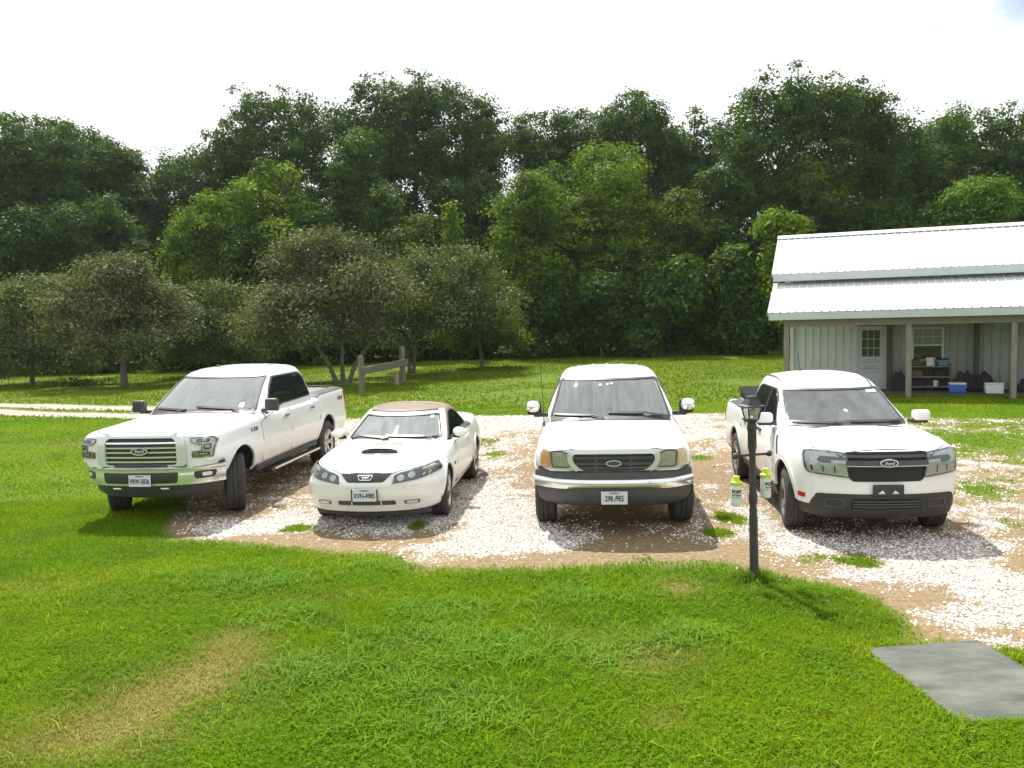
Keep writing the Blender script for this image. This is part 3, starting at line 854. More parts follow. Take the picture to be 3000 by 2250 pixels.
def heap(a, d, sx, sy, sz, label, seed, mat=DARKP):
    e = on_porch('bag', a, d, .04, label, 'bag')
    bm = bmesh.new(); bmesh.ops.create_icosphere(bm, subdivisions=4, radius=1)
    for v in bm.verts:
        c = v.co; f = 1 + .16 * math.sin(5 * c.x + seed) * math.cos(4 * c.y + seed * 2) + .10 * math.sin(9 * c.z + 3 * c.x + seed)
        v.co = Vector((c.x * sx * f, c.y * sy * f, max(c.z * f, -.35) * sz + .35 * sz))
    obj('sack', bm, mat, e)
    bm = bmesh.new(); tube(bm, [(0, 0, sz * 1.2), (.02, 0, sz * 1.38), (.06, .01, sz * 1.45)], [.05, .025, .045], 8)
    obj('knot', bm, mat, e)
heap(1.72, 1.75, .36, .28, .42, 'black sack slumped behind the blue cooler', 1)
heap(2.18, 1.80, .30, .26, .40, 'black sack leaning on the dark post behind the white cooler', 4)
heap(-.10, 1.75, .22, .22, .42, 'black sack standing beside the barn door', 7)
heap(3.4, 1.70, .40, .30, .30, 'low dark sack at the right edge of the porch', 9)
# ================================================================== vehicles
PAINT = pmat('white_paint', (0.80, 0.81, 0.81), 0.28, coat=0.6, var2=(0.74, 0.75, 0.745), scale=2.5)
PAINT_W = pmat('off_white_paint', (0.80, 0.80, 0.77), 0.30, coat=0.5, var2=(0.735, 0.73, 0.70), scale=2.5)
CHROME = pmat('chrome', (0.80, 0.81, 0.82), 0.15, metal=0.75)
BRIGHTWORK = pmat('brightwork', (0.64, 0.65, 0.67), 0.2, metal=0.35)
ALLOY = pmat('alloy', (0.55, 0.56, 0.57), 0.28, metal=0.9, var=0.25, scale=20)
DALLOY = pmat('dark_alloy', (0.10, 0.10, 0.105), 0.35, metal=0.7)
BLK = pmat('black_plastic', (0.022, 0.023, 0.025), 0.45, var2=(0.032, 0.033, 0.034), scale=14)
GREYPL = pmat('grey_plastic', (0.055, 0.057, 0.06), 0.5, var2=(0.075, 0.077, 0.08), scale=9)
GAP = pmat('panel_gap', (0.03, 0.03, 0.032), 0.8)
WELL = pmat('wheel_well', (0.012, 0.012, 0.012), 0.9)
TYRE = pmat('tyre_rubber', (0.028, 0.027, 0.026), 0.85, var2=(0.05, 0.047, 0.043), scale=14, bump=0.25, bscale=70)
TINT = pmat('tinted_glass', (0.010, 0.013, 0.015), 0.04, spec=0.5, coat=0.2)
WSHIELD = glass_mat('windscreen_glass', (0.62, 0.74, 0.66), 0.33, 0.02, dust=0.14)
WSHIELD_B = glass_mat('dusty_windscreen_glass', (0.50, 0.60, 0.57), 0.20, 0.02, dust=0.15, stretch=(13, 1.0, 1.0))
WSHIELD_A = glass_mat('streaked_windscreen_glass', (0.55, 0.66, 0.62), 0.28, 0.02, dust=0.22, stretch=(7, 1.2, 1.2))
WSHIELD_C = glass_mat('clear_windscreen_glass', (0.55, 0.64, 0.60), 0.13, 0.02, dust=0.11, stretch=(3.5, 2.2, 2.2))
LENS = glass_mat('lamp_lens', (0.92, 0.94, 0.92), 0.05, 0.03)
YLENS = glass_mat('hazed_lamp_lens', (0.86, 0.87, 0.74), 0.03, 0.25, dust=0.5, dustcol=(0.50, 0.50, 0.38), stretch=(2, 2, 2))
REFL = pmat('lamp_reflector', (0.72, 0.74, 0.75), 0.3, metal=0.35, bump=0.6, bscale=30)
DREFL = pmat('dark_lamp_housing', (0.05, 0.052, 0.057), 0.3, metal=0.3)
AMBER = pmat('amber_lens', (0.52, 0.27, 0.09), 0.25, coat=0.4)
REDL = pmat('red_lens', (0.42, 0.02, 0.015), 0.2, coat=0.5)
BLUE_E = pmat('blue_enamel', (0.02, 0.035, 0.10), 0.25, coat=0.5)
SILVER = pmat('silver_trim', (0.60, 0.61, 0.63), 0.3, metal=0.35)
SEAT = pmat('grey_upholstery', (0.17, 0.165, 0.155), 0.85, var=0.3, scale=20)
LINING = pmat('cab_lining', (0.13, 0.13, 0.125), 0.9, var=0.2)
DASH = pmat('dashboard_vinyl', (0.085, 0.088, 0.085), 0.65, var=0.3, scale=6)
PLATE = pmat('plate_white', (0.66, 0.68, 0.70), 0.35, var2=(0.58, 0.60, 0.62), scale=25)
PTXT = pmat('plate_lettering', (0.035, 0.05, 0.10), 0.4)
GTXT = pmat('plate_lettering_green', (0.02, 0.055, 0.05), 0.4)
PGREEN = pmat('plate_green_mark', (0.10, 0.32, 0.22), 0.4)
STICK = pmat('sticker_paper', (0.75, 0.8, 0.8), 0.5)
TAN_TOP = pmat('tan_canvas', (0.255, 0.20, 0.16), 0.9, var=0.2, scale=5, bump=0.25, bscale=220)
DECAL = pmat('hood_decal', (0.16, 0.145, 0.13), 0.6)
CAPM = pmat('white_cap_cloth', (0.78, 0.79, 0.78), 0.8)

def ysamples(L0, L1, n=56):
    a = np.concatenate([L0 + np.array([0, .008, .02, .04, .07, .11, .16, .22, .3, .4]), np.linspace(L0 + .5, L1 - .35, n), L1 - np.array([.25, .16, .1, .05, .02, 0])])
    return a
def hull(name, T, L0, L1, warp, mat, parent, nx=10):
    ys = ysamples(L0, L1)
    g = {k: pchip(v, ys) for k, v in T.items()}
    secs = []
    for i in range(len(ys)):
        zt, zs, ws, wm, zm, wb, zb = (g[k][i] for k in ('zt', 'zs', 'ws', 'wm', 'zm', 'wb', 'zb'))
        d = zt - zs; e = g['e'][i] if 'e' in g else 0.05
        secs.append(chaikin([(0, zt), (.5 * ws, zt - .10 * d), (ws - 1.6 * e, zs + .48 * d), (ws, zs), ((ws + wm) / 2 + .012, (zs + zm) / 2), (wm, zm), (wm, zm - .12), (wb, zb + .09), (wb - .03, zb), (wb - .12, zb), (0, zb)], 2))
    S = np.array(secs)                               # ny, m, 2
    ny, m, _ = S.shape
    ringn = 2 * m - 2
    V = np.zeros((ny, ringn, 3))
    V[:, :m, 0] = S[:, :, 0]; V[:, :m, 2] = S[:, :, 1]
    V[:, m:, 0] = -S[:, -2:0:-1, 0]; V[:, m:, 2] = S[:, -2:0:-1, 1]
    V[:, :, 1] = ys[:, None]
    verts = [tuple(v) for v in V.reshape(-1, 3)]
    faces = []
    for i in range(ny - 1):
        for k in range(ringn):
            a, b = i * ringn + k, i * ringn + (k + 1) % ringn
            faces.append((a, b, b + ringn, a + ringn))
    for end in (0, ny - 1):                          # gridded end caps so that they can be bent
        def idx(j, s):
            return end * ringn + (j if s == nx else (ringn - j))
        grid = {}
        for j in range(1, m - 1):
            for s in range(nx + 1):
                if s in (0, nx): grid[j, s] = idx(j, s)
                else:
                    t = 2 * s / nx - 1
                    grid[j, s] = len(verts); verts.append((t * S[end, j, 0], ys[end], S[end, j, 1]))
        for j in range(1, m - 2):
            for s in range(nx):
                f = (grid[j, s], grid[j, s + 1], grid[j + 1, s + 1], grid[j + 1, s])
                faces.append(f[::-1] if end == 0 else f)
        top = (end * ringn,) + tuple(grid[1, s] for s in range(nx, -1, -1))
        bot = (end * ringn + m - 1,) + tuple(grid[m - 2, s] for s in range(nx + 1))
        faces.append(top if end else top[::-1]); faces.append(bot if end else bot[::-1])
    A = np.array(verts)
    A = warp(A)
    me = bpy.data.meshes.new(name)
    me.from_pydata([tuple(v) for v in A], [], faces)
    bm = bmesh.new(); bm.from_mesh(me); bmesh.ops.recalc_face_normals(bm, faces=bm.faces); bpy.data.meshes.remove(me)
    return obj(name, bm, mat, parent, ang=50)
def bow_warp(bow, pw, fade_len, slope=None, wref=1.0):
    def w(A):
        x, y, z = A[:, 0], A[:, 1].copy(), A[:, 2]
        f = np.clip(1 - y / fade_len, 0, 1)
        A[:, 1] = y + f * bow * (np.abs(x) / wref) ** pw
        if slope is not None:
            A[:, 1] += np.clip(1 - y / 0.45, 0, 1) * pchip(slope, z)
        return A
    return w
def cab_loops(levels, bow, crown, inset=0.0, rc=0.16):
    """stack of plan outlines: levels = (z, front y, rear y, half width)"""
    loops = []
    def outline(z, yf, yr, w):
        w -= inset; yf += inset * 1.3; yr -= inset
        g = max(yr - yf - bow, .05)
        half = chaikin([(0, yf), (.55 * w, yf + .25 * bow), (w - rc * .75, yf + .78 * bow), (w - .005, yf + bow + min(rc * .55, .15 * g)), (w, yf + bow + min(rc * 1.6, .36 * g)), (w, yr - min(.30, .36 * g)), (w - .01, yr - min(.06, .12 * g)), (w - .10, yr + .015), (0, yr + .03)], 2)
        return [(x, y, z) for x, y in half] + [(-x, y, z) for x, y in half[-2:0:-1]]
    for lv in levels: loops.append(outline(*lv))
    z, yf, yr, w = levels[-1]
    cy = (yf + yr) / 2 + bow * .3
    base = np.array(loops[-1])
    for k in (0.86, 0.68, 0.45, 0.2):
        q = base.copy(); q[:, 0] *= k; q[:, 1] = cy + (q[:, 1] - cy) * k
        q[:, 2] = z + (crown - z) * (1 - k ** 2.2)
        loops.append([tuple(p) for p in q])
    return loops
def loft(loops):
    bm = bmesh.new()
    rings = [[bm.verts.new(p) for p in lp] for lp in loops]
    n = len(rings[0])
    for a, b in zip(rings, rings[1:]):
        for k in range(n): bm.faces.new((a[k], a[(k + 1) % n], b[(k + 1) % n], b[k]))
    bm.faces.new(rings[0][::-1]); bm.faces.new(rings[-1])
    bmesh.ops.recalc_face_normals(bm, faces=bm.faces)
    return bm
def prism(poly, axis, a0, a1):
    bm = bmesh.new()
    mk = (lambda p, t: (p[0], t, p[1])) if axis == 'y' else (lambda p, t: (t, p[0], p[1]))
    A = [bm.verts.new(mk(p, a0)) for p in poly]; B = [bm.verts.new(mk(p, a1)) for p in poly]
    n = len(poly)
    for k in range(n): bm.faces.new((A[k], A[(k + 1) % n], B[(k + 1) % n], B[k]))
    bm.faces.new(A[::-1]); bm.faces.new(B)
    bmesh.ops.recalc_face_normals(bm, faces=bm.faces)
    return bm
def refine_levels(levels, n=16):
    z = [l[0] for l in levels]
    zz = sorted(set(list(np.linspace(z[0], z[-1], n)) + z))
    cols = [pchip([(l[0], l[k]) for l in levels], zz) for k in (1, 2, 3)]
    return [(zz[i], cols[0][i], cols[1][i], cols[2][i]) for i in range(len(zz))]
def make_cab(name, levels, bow, crown, ws_poly, mat, parent, rc=0.16):
    lv = refine_levels(levels)
    o = obj(name, loft(cab_loops(lv, bow, crown, rc=rc)), mat, parent, ang=50)
    raw = bvh_of(o)
    inner = [(max(z, lv[0][0] + .0), a, b, c) for z, a, b, c in lv if z <= levels[-1][0] - .03]
    inner[0] = (lv[0][0] - .1,) + tuple(inner[0][1:])
    lp = cab_loops(inner, bow, crown - .05, inset=.05, rc=rc)
    boolean(o, loft(lp))
    yf0 = levels[0][1]
    boolean(o, prism(ws_poly, 'y', yf0 - .5, levels[-1][1] + bow + .30))
    smooth(o.data, 50)
    o.data.materials.clear(); o.data.materials.append(mat); o.data.materials.append(LINING)
    cy = (levels[0][1] + levels[0][2]) / 2 + .2
    c0 = Vector((0, cy, levels[0][0]))
    for p in o.data.polygons:
        q = raw.find_nearest(p.center)
        p.material_index = 1 if q[3] > .012 else 0
    return o, raw
def cut_arches(o, arches, halfin=0.52):
    bm = bmesh.new()
    for (y, z, r) in arches:
        for s in (1, -1):
            lathe(bm, [(s * halfin, r), (s * 1.4, r)], 'X', 56, (0, y, z))
    boolean(o, bm)
    me = o.data
    if len(me.materials) < 2: me.materials.append(WELL)
    for p in me.polygons:
        c = p.center
        for (y, z, r) in arches:
            if (c.y - y) ** 2 + (c.z - z) ** 2 < (r + .004) ** 2: p.material_index = 1
    smooth(me, 42)
def make_wheel(parent, x, y, r, w, rim_r, spokes, side, steer=0.0, rim_mat=None, spoke_w=0.045, twin=False, back=None):
    rim_mat = rim_mat or ALLOY
    h = w / 2
    bm = lathe(bmesh.new(), [(-h * .9, rim_r * .97), (-h * .9, rim_r * .55), (h * .25, rim_r * .5), (h * .3, rim_r * .2), (h * .3, 0.02)], 'X', 32)
    wheel = obj('wheel', bm, DALLOY if back is None else back, parent, loc=(x, y, r), rot=(0, 0, steer + (0 if side > 0 else math.pi)))
    prof = [(-h * .86, rim_r), (-h, rim_r + .02), (-h * 1.02, rim_r + (r - rim_r) * .5), (-h * .93, r - .03), (-h * .78, r - .004), (-h * .3, r), (-h * .26, r - .010), (-h * .2, r - .010), (-h * .16, r), (h * .16, r), (h * .2, r - .010), (h * .26, r - .010), (h * .3, r), (h * .78, r - .004), (h * .93, r - .03), (h * 1.02, rim_r + (r - rim_r) * .5), (h, rim_r + .02), (h * .86, rim_r)]
    obj('tyre', lathe(bmesh.new(), prof, 'X', 48, closed=True), TYRE, wheel, ang=30)
    bm = bmesh.new()
    # rim lip
    lp = [(h * .80, rim_r * .90), (h * .92, rim_r * .98), (h * .96, rim_r * 1.0), (h * .90, rim_r * 1.02), (h * .7, rim_r * 1.0), (h * .55, rim_r * .92)]
    rings = [[bm.verts.new((a, q * math.cos(2 * math.pi * k / 40), q * math.sin(2 * math.pi * k / 40))) for k in range(40)] for a, q in lp]
    for i in range(len(rings)):
        a, b = rings[i], rings[(i + 1) % len(rings)]
        for k in range(40): bm.faces.new((a[k], a[(k + 1) % 40], b[(k + 1) % 40], b[k]))
    b2 = lathe(bm, [(h * .45, .075), (h * .74, .07), (h * .80, .05), (h * .80, .001)], 'X', 20)
    for k in range(spokes):
        for dt in ((-.13, .13) if twin else (0,)):
            t = 2 * math.pi * k / spokes + dt
            ca, sa = math.cos(t), math.sin(t)
            def P(rr, off, xx): return (xx, rr * ca - off * sa, rr * sa + off * ca)
            w0, w1 = spoke_w * .62, spoke_w * (.5 if twin else .62)
            vs = []
            for rr, ww, xf in ((.05, w0, h * .74), (rim_r * .55, w1, h * .72), (rim_r * .93, w1 * 1.15, h * .86)):
                vs.append([bm.verts.new(P(rr, -ww, xf - .03)), bm.verts.new(P(rr, ww, xf - .03)), bm.verts.new(P(rr, ww * .7, xf)), bm.verts.new(P(rr, -ww * .7, xf))])
            for a, b in zip(vs, vs[1:]):
                for q in range(4): bm.faces.new((a[q], a[(q + 1) % 4], b[(q + 1) % 4], b[q]))
            bm.faces.new(vs[0]); bm.faces.new(vs[-1][::-1])
    bmesh.ops.recalc_face_normals(bm, faces=bm.faces)
    obj('rim', bm, rim_mat, wheel, ang=35)
    return wheel
def plate(parent, loc, text, mat_txt, tilt=0.0, frame=None, sub=True):
    o = obj('license_plate', rbox((0, 0, 0), (.305, .008, .152), .003, 1), PLATE, parent, loc=loc, rot=(tilt, 0, 0))
    return o
def plate_text(o, body, m, size=.086, sx=.70):
    text_mesh(body, size, m, o, (0, -.0055, -.008), sx=sx, bold=.0022)
    text_mesh('VIRGINIA', .022, m, o, (0, -.0055, .058), sx=1.3, bold=.0006)
def oval(bvh, root, x, z, rx, rz, face, rim, word=None, wm=None, off=.02, y=None, name='emblem'):
    e = obj(name, patch(bvh, ellipse(x, z, rx, rz, 28), 'F', off, .03, .05), face, root)
    obj('emblem_rim', patch(bvh, ring_polys(ellipse(x, z, rx, rz, 28), rx * .11), 'F', off + .006, .02, .05), rim, e)
    if word:
        h, n, _, _ = bvh.ray_cast(Vector((x, -6, z)), Vector((0, 1, 0)))
        text_mesh(word, rz * 1.25, wm or rim, e, (x, h.y - off - .004, z), sx=1.0, bold=.0016, shear=.25)
    return e
def side_text(bvh, body, size, m, root, s, y, z, sx, name, bold, shear):
    h, n, _, _ = bvh.ray_cast(Vector((6 * s, y, z)), Vector((-s, 0, 0)))
    return text_mesh(body, size, m, root, (h.x + s * .003, y, z), (math.pi / 2, 0, s * math.pi / 2), sx, name, bold=bold, shear=shear, ext=.003)
def seat_pair(root, y, zb, zt, xs, m=None, w=.50):
    for x in xs:
        s = obj('seat', rbox((x, y, (zb + zt - .2) / 2), (w, .14, zt - .2 - zb), .05, 3, Matrix.Rotation(R(-12), 3, 'X')), m or SEAT, root)
        obj('headrest', rbox((x, y + .05, zt - .07), (.25, .10, .16), .04, 3), m or SEAT, s)
def steering(root, x, y, z, tilt=35, rad=.19):
    bm = bmesh.new()
    pts = [Vector((rad * math.cos(2 * math.pi * k / 24), 0, rad * math.sin(2 * math.pi * k / 24))) for k in range(25)]
    tube(bm, pts, .016, 8, cap=False)
    box(bm, (0, .02, 0), (.17, .05, .12), .02, 2)
    box(bm, (0, .02, 0), (2 * rad, .02, .035), .005, 1)
    bmesh.ops.rotate(bm, cent=(0, 0, 0), matrix=Matrix.Rotation(R(-tilt), 3, 'X'), verts=bm.verts)
    return obj('steering_wheel', bm, DASH, root, loc=(x, y, z))
def wiper(bvh, parent, p0, p1, p2):
    bm = patch(bvh, ribbon_polys([p0, p1], .016), 'F', .035, .012, .1)
    b2 = patch(bvh, ribbon_polys([p1, p2], .022), 'F', .022, .018, .1)
    me = bpy.data.meshes.new('t'); b2.to_mesh(me); b2.free(); bm.from_mesh(me); bpy.data.meshes.remove(me)
    return obj('wiper', bm, BLK, parent)
def cap_thing(root, loc, label, rz=0.0, s=1.0):
    """a cloth cap with its peak, lying on a dashboard (not fixed to the vehicle)"""
    bm = bmesh.new()
    bmesh.ops.create_uvsphere(bm, u_segments=24, v_segments=14, radius=1.0)
    for v in bm.verts:
        v.co.z = max(v.co.z, -.02)
        v.co = Vector((v.co.x * .092, v.co.y * .105, v.co.z * .125))
    wm = root.matrix_basis
    e = empty('cap', wm @ Vector(loc), root.rotation_euler.z + rz, label, 'cap')
    obj('crown', bm, CAPM, e)
    bm = bmesh.new()
    vs = []
    for k in range(13):
        t = math.pi * k / 12
        vs.append((.095 * math.cos(t), -.06 - .12 * math.sin(t)))
    top = [bm.verts.new((x, y, .012 - abs(x) * .10)) for x, y in vs]; bot = [bm.verts.new((x, y, .007 - abs(x) * .10)) for x, y in vs]
    bm.faces.new(top); bm.faces.new(bot[::-1])
    for k in range(13): bm.faces.new((top[k], bot[k], bot[(k + 1) % 13], top[(k + 1) % 13]))
    bmesh.ops.recalc_face_normals(bm, faces=bm.faces)
    obj('peak', bm, CAPM, e)
    e.scale = (s, s, s)
    return e
def both(fn):
    for s, v in ((1, 'L'), (-1, 'R')): fn(s, v)
def mir(poly, s): return [(p[0] * s, p[1]) for p in poly]
def bed_cut(body, x, y0, y1, z0):
    bm = rbox((0, (y0 + y1) / 2, z0 + .5), (2 * x, y1 - y0, 1.0), .05, 2)
    boolean(body, bm)
# ------------------------------------------------------------------ white crew-cab pickup with chrome grille (left)
def build_crew_truck():
    root = empty('pickup_truck', (-4.927, 10.85, 0), -0.112, 'white crew cab pickup with a wide chrome grille, front tyres on the lawn edge', 'truck', 'white vehicles parked side by side')
    T = dict(zt=[(.1, 1.185), (.16, 1.215), (.4, 1.24), (1.0, 1.27), (1.7, 1.31), (4.2, 1.32), (4.35, 1.35), (5.85, 1.36)],
             zs=[(.1, 1.15), (.4, 1.185), (1.0, 1.20), (1.8, 1.22), (4.2, 1.24), (4.5, 1.30), (5.85, 1.31)],
             ws=[(.1, .84), (.2, .905), (.5, .945), (1, .96), (4.2, .955), (5.7, .945), (5.85, .92)],
             wm=[(.1, .87), (.2, .95), (.5, .99), (1, 1.01), (4.2, 1.005), (5.7, 1.0), (5.85, .965)],
             zm=[(.1, .94), (.42, .94), (.8, .86)], wb=[(.1, .84), (.2, .91), (.5, .955), (5.7, .965), (5.85, .93)], zb=[(.1, .765), (.42, .755), (.49, .52), (.8, .50), (5.85, .52)], e=[(.1, .045)])
    body = hull('body', T, .1, 5.85, bow_warp(.13, 2.4, 0.9, [(.5, 0), (1.05, 0), (1.17, .03), (1.3, .05)]), PAINT, root)
    lv = [(1.12, 1.47, 4.22, .935), (1.30, 1.66, 4.21, .905), (1.56, 2.03, 4.15, .83), (1.79, 2.42, 4.08, .735), (1.855, 2.58, 4.01, .695), (1.895, 2.80, 3.9, .63)]
    wsp = fillet([(-.82, 1.315), (.82, 1.315), (.685, 1.79), (-.685, 1.79)], .05)
    cab, craw = make_cab('cab', lv, .20, 1.945, wsp, PAINT, root)
    bv = bvh_of(body); cb = craw
    full = BVHTree.FromPolygons(*(lambda a, b: ([v.co for v in a.vertices] + [Vector(p) for lp in b for p in lp], [list(p.vertices) for p in a.polygons] + [[len(a.vertices) + i * len(b[0]) + k, len(a.vertices) + i * len(b[0]) + (k + 1) % len(b[0]), len(a.vertices) + (i + 1) * len(b[0]) + (k + 1) % len(b[0]), len(a.vertices) + (i + 1) * len(b[0]) + k] for i in range(len(b) - 1) for k in range(len(b[0]))]))(body.data, cab_loops(refine_levels(lv), .20, 1.945)))
    bed_cut(body, .73, 4.34, 5.77, .85)
    cut_arches(body, [(.96, .47, .465), (4.64, .47, .465)])
    # hood panel and its seams
    hood = fillet([(-.60, .2), (.60, .2), (.80, .42), (.86, 1.0), (.84, 1.76), (.5, 1.60), (-.5, 1.60), (-.84, 1.76), (-.86, 1.0), (-.80, .42)], .05)
    obj('hood', patch(bv, hood, 'T', .006, .02, .12), PAINT, root)
    obj('panel_seam', patch(bv, ribbon_polys(hood, .016, True), 'T', .004, .01, .2), GAP, root)
    for s in (1, -1):                                  # raised hood shoulders
        obj('hood_ridge', patch(bv, [(s * .52, .32), (s * .60, .30), (s * .70, 1.5), (s * .60, 1.55)], 'T', .018, .03, .12), PAINT, root)
    obj('cowl', patch(full, [(-.80, 1.78), (-.4, 1.60), (.4, 1.60), (.80, 1.78), (.82, 1.92), (.4, 1.73), (-.4, 1.73), (-.82, 1.92)], 'T', .012, .02, .1), BLK, root)
    # windscreen
    ws = obj('windshield', patch(cb, fillet([(-.83, 1.305), (.83, 1.305), (.695, 1.80), (-.695, 1.80)], .05), 'F', -.004, .005, .1), WSHIELD, root)
    obj('glass_border', patch(cb, ring_polys(fillet([(-.84, 1.30), (.84, 1.30), (.70, 1.805), (-.70, 1.805)], .05), .022), 'F', .003, .01, .1), BLK, ws)
    wiper(cb, ws, (-.35, 1.31), (-.2, 1.34), (-.72, 1.36)); wiper(cb, ws, (.62, 1.31), (.5, 1.345), (-.05, 1.385))
    obj('sticker', patch(cb, [(.57, 1.37), (.64, 1.365), (.635, 1.43), (.57, 1.43)], 'F', .002, .004, .1), STICK, ws)
    # interior
    obj('interior_floor', patch(bv, [(-.84, 1.8), (.84, 1.8), (.84, 4.1), (-.84, 4.1)], 'T', .01, .02, .3), DASH, root)
    obj('dashboard', rbox((0, 2.06, 1.30), (1.55, .46, .12), .05), DASH, root)
    seat_pair(root, 2.95, 1.25, 1.74, (-.42, .42)); seat_pair(root, 3.85, 1.25, 1.66, (-.42, .42))
    steering(root, .42, 2.33, 1.36, 30)
    # side glass, doors
    win = fillet([(2.0, 1.235), (2.28, 1.265), (2.75, 1.325), (4.03, 1.345), (3.97, 1.70), (3.86, 1.775), (2.70, 1.775), (2.44, 1.62)], .05)
    fd = [(1.72, .56), (2.86, .56), (2.88, 1.30), (2.3, 1.24), (1.95, 1.20), (1.70, 1.15)]
    rd = [(2.88, .56), (3.86, .56), (4.06, .85), (4.10, 1.30), (2.90, 1.30)]
    def sides(s, v):
        w = obj('side_window', patch(full, win, v, .006, .02, .09), TINT, root)
        obj('window_trim', patch(full, ring_polys(win, .022), v, .010, .02, .2), BLK, w)
        for pl, hx in ((fd, 2.66), (rd, 3.84)):
            d = obj('door', patch(bv, fillet(pl, .06), v, .005, .012, .15), PAINT, root)
            obj('panel_seam', patch(bv, ribbon_polys(fillet(pl, .06), .014, True), v, .004, .01, .3), GAP, d)
            obj('door_handle', patch(bv, fillet([(hx - .11, 1.125), (hx + .11, 1.125), (hx + .11, 1.16), (hx - .11, 1.16)], .014), v, .035, .03, .1), CHROME, d)
        for (cy, rr) in ((.96, .465), (4.64, .465)):
            obj('wheel_arch', patch(bv, arc_band(cy, .47, rr - .008, rr + .055, -8 if cy < 2 else -2, 188 if cy > 2 else 180, 22), v, .014, .03, .3), PAINT, root)
        st = obj('running_board', rbox((s * .985, 2.95, .395), (.15, 2.2, .055), .02), BLK, root)
        obj('trim_strip', rbox((s * 1.062, 2.95, .41), (.012, 2.0, .028), .004), CHROME, st)
        obj('rocker', rbox((s * .90, 2.8, .49), (.14, 2.6, .10), .02), BLK, root)
        # mirror
        m = obj('mirror', rbox((s * 1.065, 1.93, 1.385), (.195, .13, .205), .045, 4), BLK, root)
        obj('mirror_arm', rbox((s * .98, 1.98, 1.305), (.20, .07, .05), .015), BLK, m)
        obj('turn_lamp', rbox((s * 1.10, 1.85, 1.30), (.16, .02, .02), .004), CHROME, m)
        # taillight, rail, decal
        obj('taillight', patch(bv, fillet([(5.70, .88), (5.82, .88), (5.82, 1.27), (5.70, 1.27)], .03), v, .008, .02, .1), REDL, root)
        obj('bed_rail', patch(bv, [(s * .72, 4.32), (s * .935, 4.32), (s * .92, 5.80), (s * .72, 5.80)], 'T', .012, .03, .3), BLK, root)
        obj('panel_seam', patch(bv, ribbon_polys([(4.26, .54), (4.26, 1.28)], .018), v, .004, .01, .3), GAP, root)
        rz = math.pi / 2 if s > 0 else -math.pi / 2
        side_text(bv, '4X4', .15, BLK, root, s, 5.42, 1.155, 1.15, 'decal', .004, .3)
        side_text(bv, 'F-150', .085, GREYPL, root, s, 1.42, 1.08, 1.2, 'badge', .002, .2)
        # head lamps: a C-shaped cluster
        c = mir([(.66, 1.14), (.80, 1.15), (.905, 1.145), (.945, 1.10), (.93, .93), (.92, .885), (.68, .885), (.68, .965), (.80, .975), (.805, 1.05), (.72, 1.06), (.665, 1.09)], s)
        h = obj('headlight', patch(bv, c, 'F', .004, .02, .07), REFL, root)
        obj('lamp_edge', patch(bv, ring_polys(c, .012), 'F', .010, .02, .1), GREYPL, h)
        for q in ([(.74, 1.08), (.89, 1.085), (.89, 1.125), (.74, 1.12)], [(.83, .99), (.905, .99), (.91, 1.06), (.83, 1.06)], [(.75, .905), (.89, .905), (.89, .955), (.75, .955)]):
            obj('lamp_bowl', patch(bv, ring_polys(fillet(mir(q, s), .015), .016), 'F', .014, .02, .1), DREFL, h)
        obj('indicator', patch(bv, mir([(.69, .90), (.735, .90), (.735, .95), (.69, .95)], s), 'F', .014, .02, .1), AMBER, h)
        obj('lens', patch(bv, c, 'F', .022, .004, .07), LENS, h)
    both(sides)
    obj('bed_liner', rbox((0, 5.05, .87), (1.44, 1.40, .02), .004), GREYPL, root)
    obj('bed_headboard_rail', patch(bv, [(-.93, 4.27), (.93, 4.27), (.93, 4.345), (-.93, 4.345)], 'T', .014, .03, .3), BLK, root)
    tg = obj('tailgate', patch(bv, fillet([(-.80, .60), (.80, .60), (.80, 1.29), (-.80, 1.29)], .05), 'B', .012, .03, .2), PAINT, root)
    obj('tailgate_cap', patch(bv, [(-.93, 5.765), (.93, 5.765), (.92, 5.84), (-.92, 5.84)], 'T', .014, .03, .3), BLK, tg)
    # grille
    go = fillet([(-.43, 1.165), (.43, 1.165), (.50, 1.12), (.505, .79), (-.505, .79), (-.50, 1.12)], .05)
    g = obj('grille', patch(bv, go, 'F', .008, .02, .1), BLK, root)
    fr = fillet([(-.52, 1.18), (.52, 1.18), (.60, 1.11), (.61, .78), (-.61, .78), (-.60, 1.11)], .05)
    fi = fillet([(-.44, 1.145), (.44, 1.145), (.49, 1.10), (.495, .80), (-.495, .80), (-.49, 1.10)], .05)
    obj('grille_surround', patch(bv, ring_polys(fr, inner=fi), 'F', .05, .06, .1), BRIGHTWORK, g)
    for z in (1.085, 1.025, .965, .90, .84):
        obj('grille_bar', patch(bv, [(-.49, z - .010), (.49, z - .010), (.49, z + .010), (-.49, z + .010)], 'F', .038, .04, .07), CHROME, g)
    oval(bv, g, 0, .985, .115, .052, BLUE_E, SILVER, 'Ford', off=.06)
    # bumper
    pth = [(x, .40 * (abs(x) / .97) ** 3.2 + .005 + .02 * abs(x)) for x in np.linspace(-.985, .985, 41)]
    prof = [(0, .735), (.012, .755), (-.02, .775), (-.13, .775), (-.13, .52), (-.03, .515), (0, .535), (.01, .60), (.012, .68)]
    bp = obj('bumper', sweep(pth, prof), CHROME, root, ang=45)
    bb = bvh_of(bp)
    obj('bumper_centre', patch(bb, fillet([(-.50, .565), (.50, .565), (.52, .705), (-.52, .705)], .03), 'F', .006, .02, .1), BLK, bp)
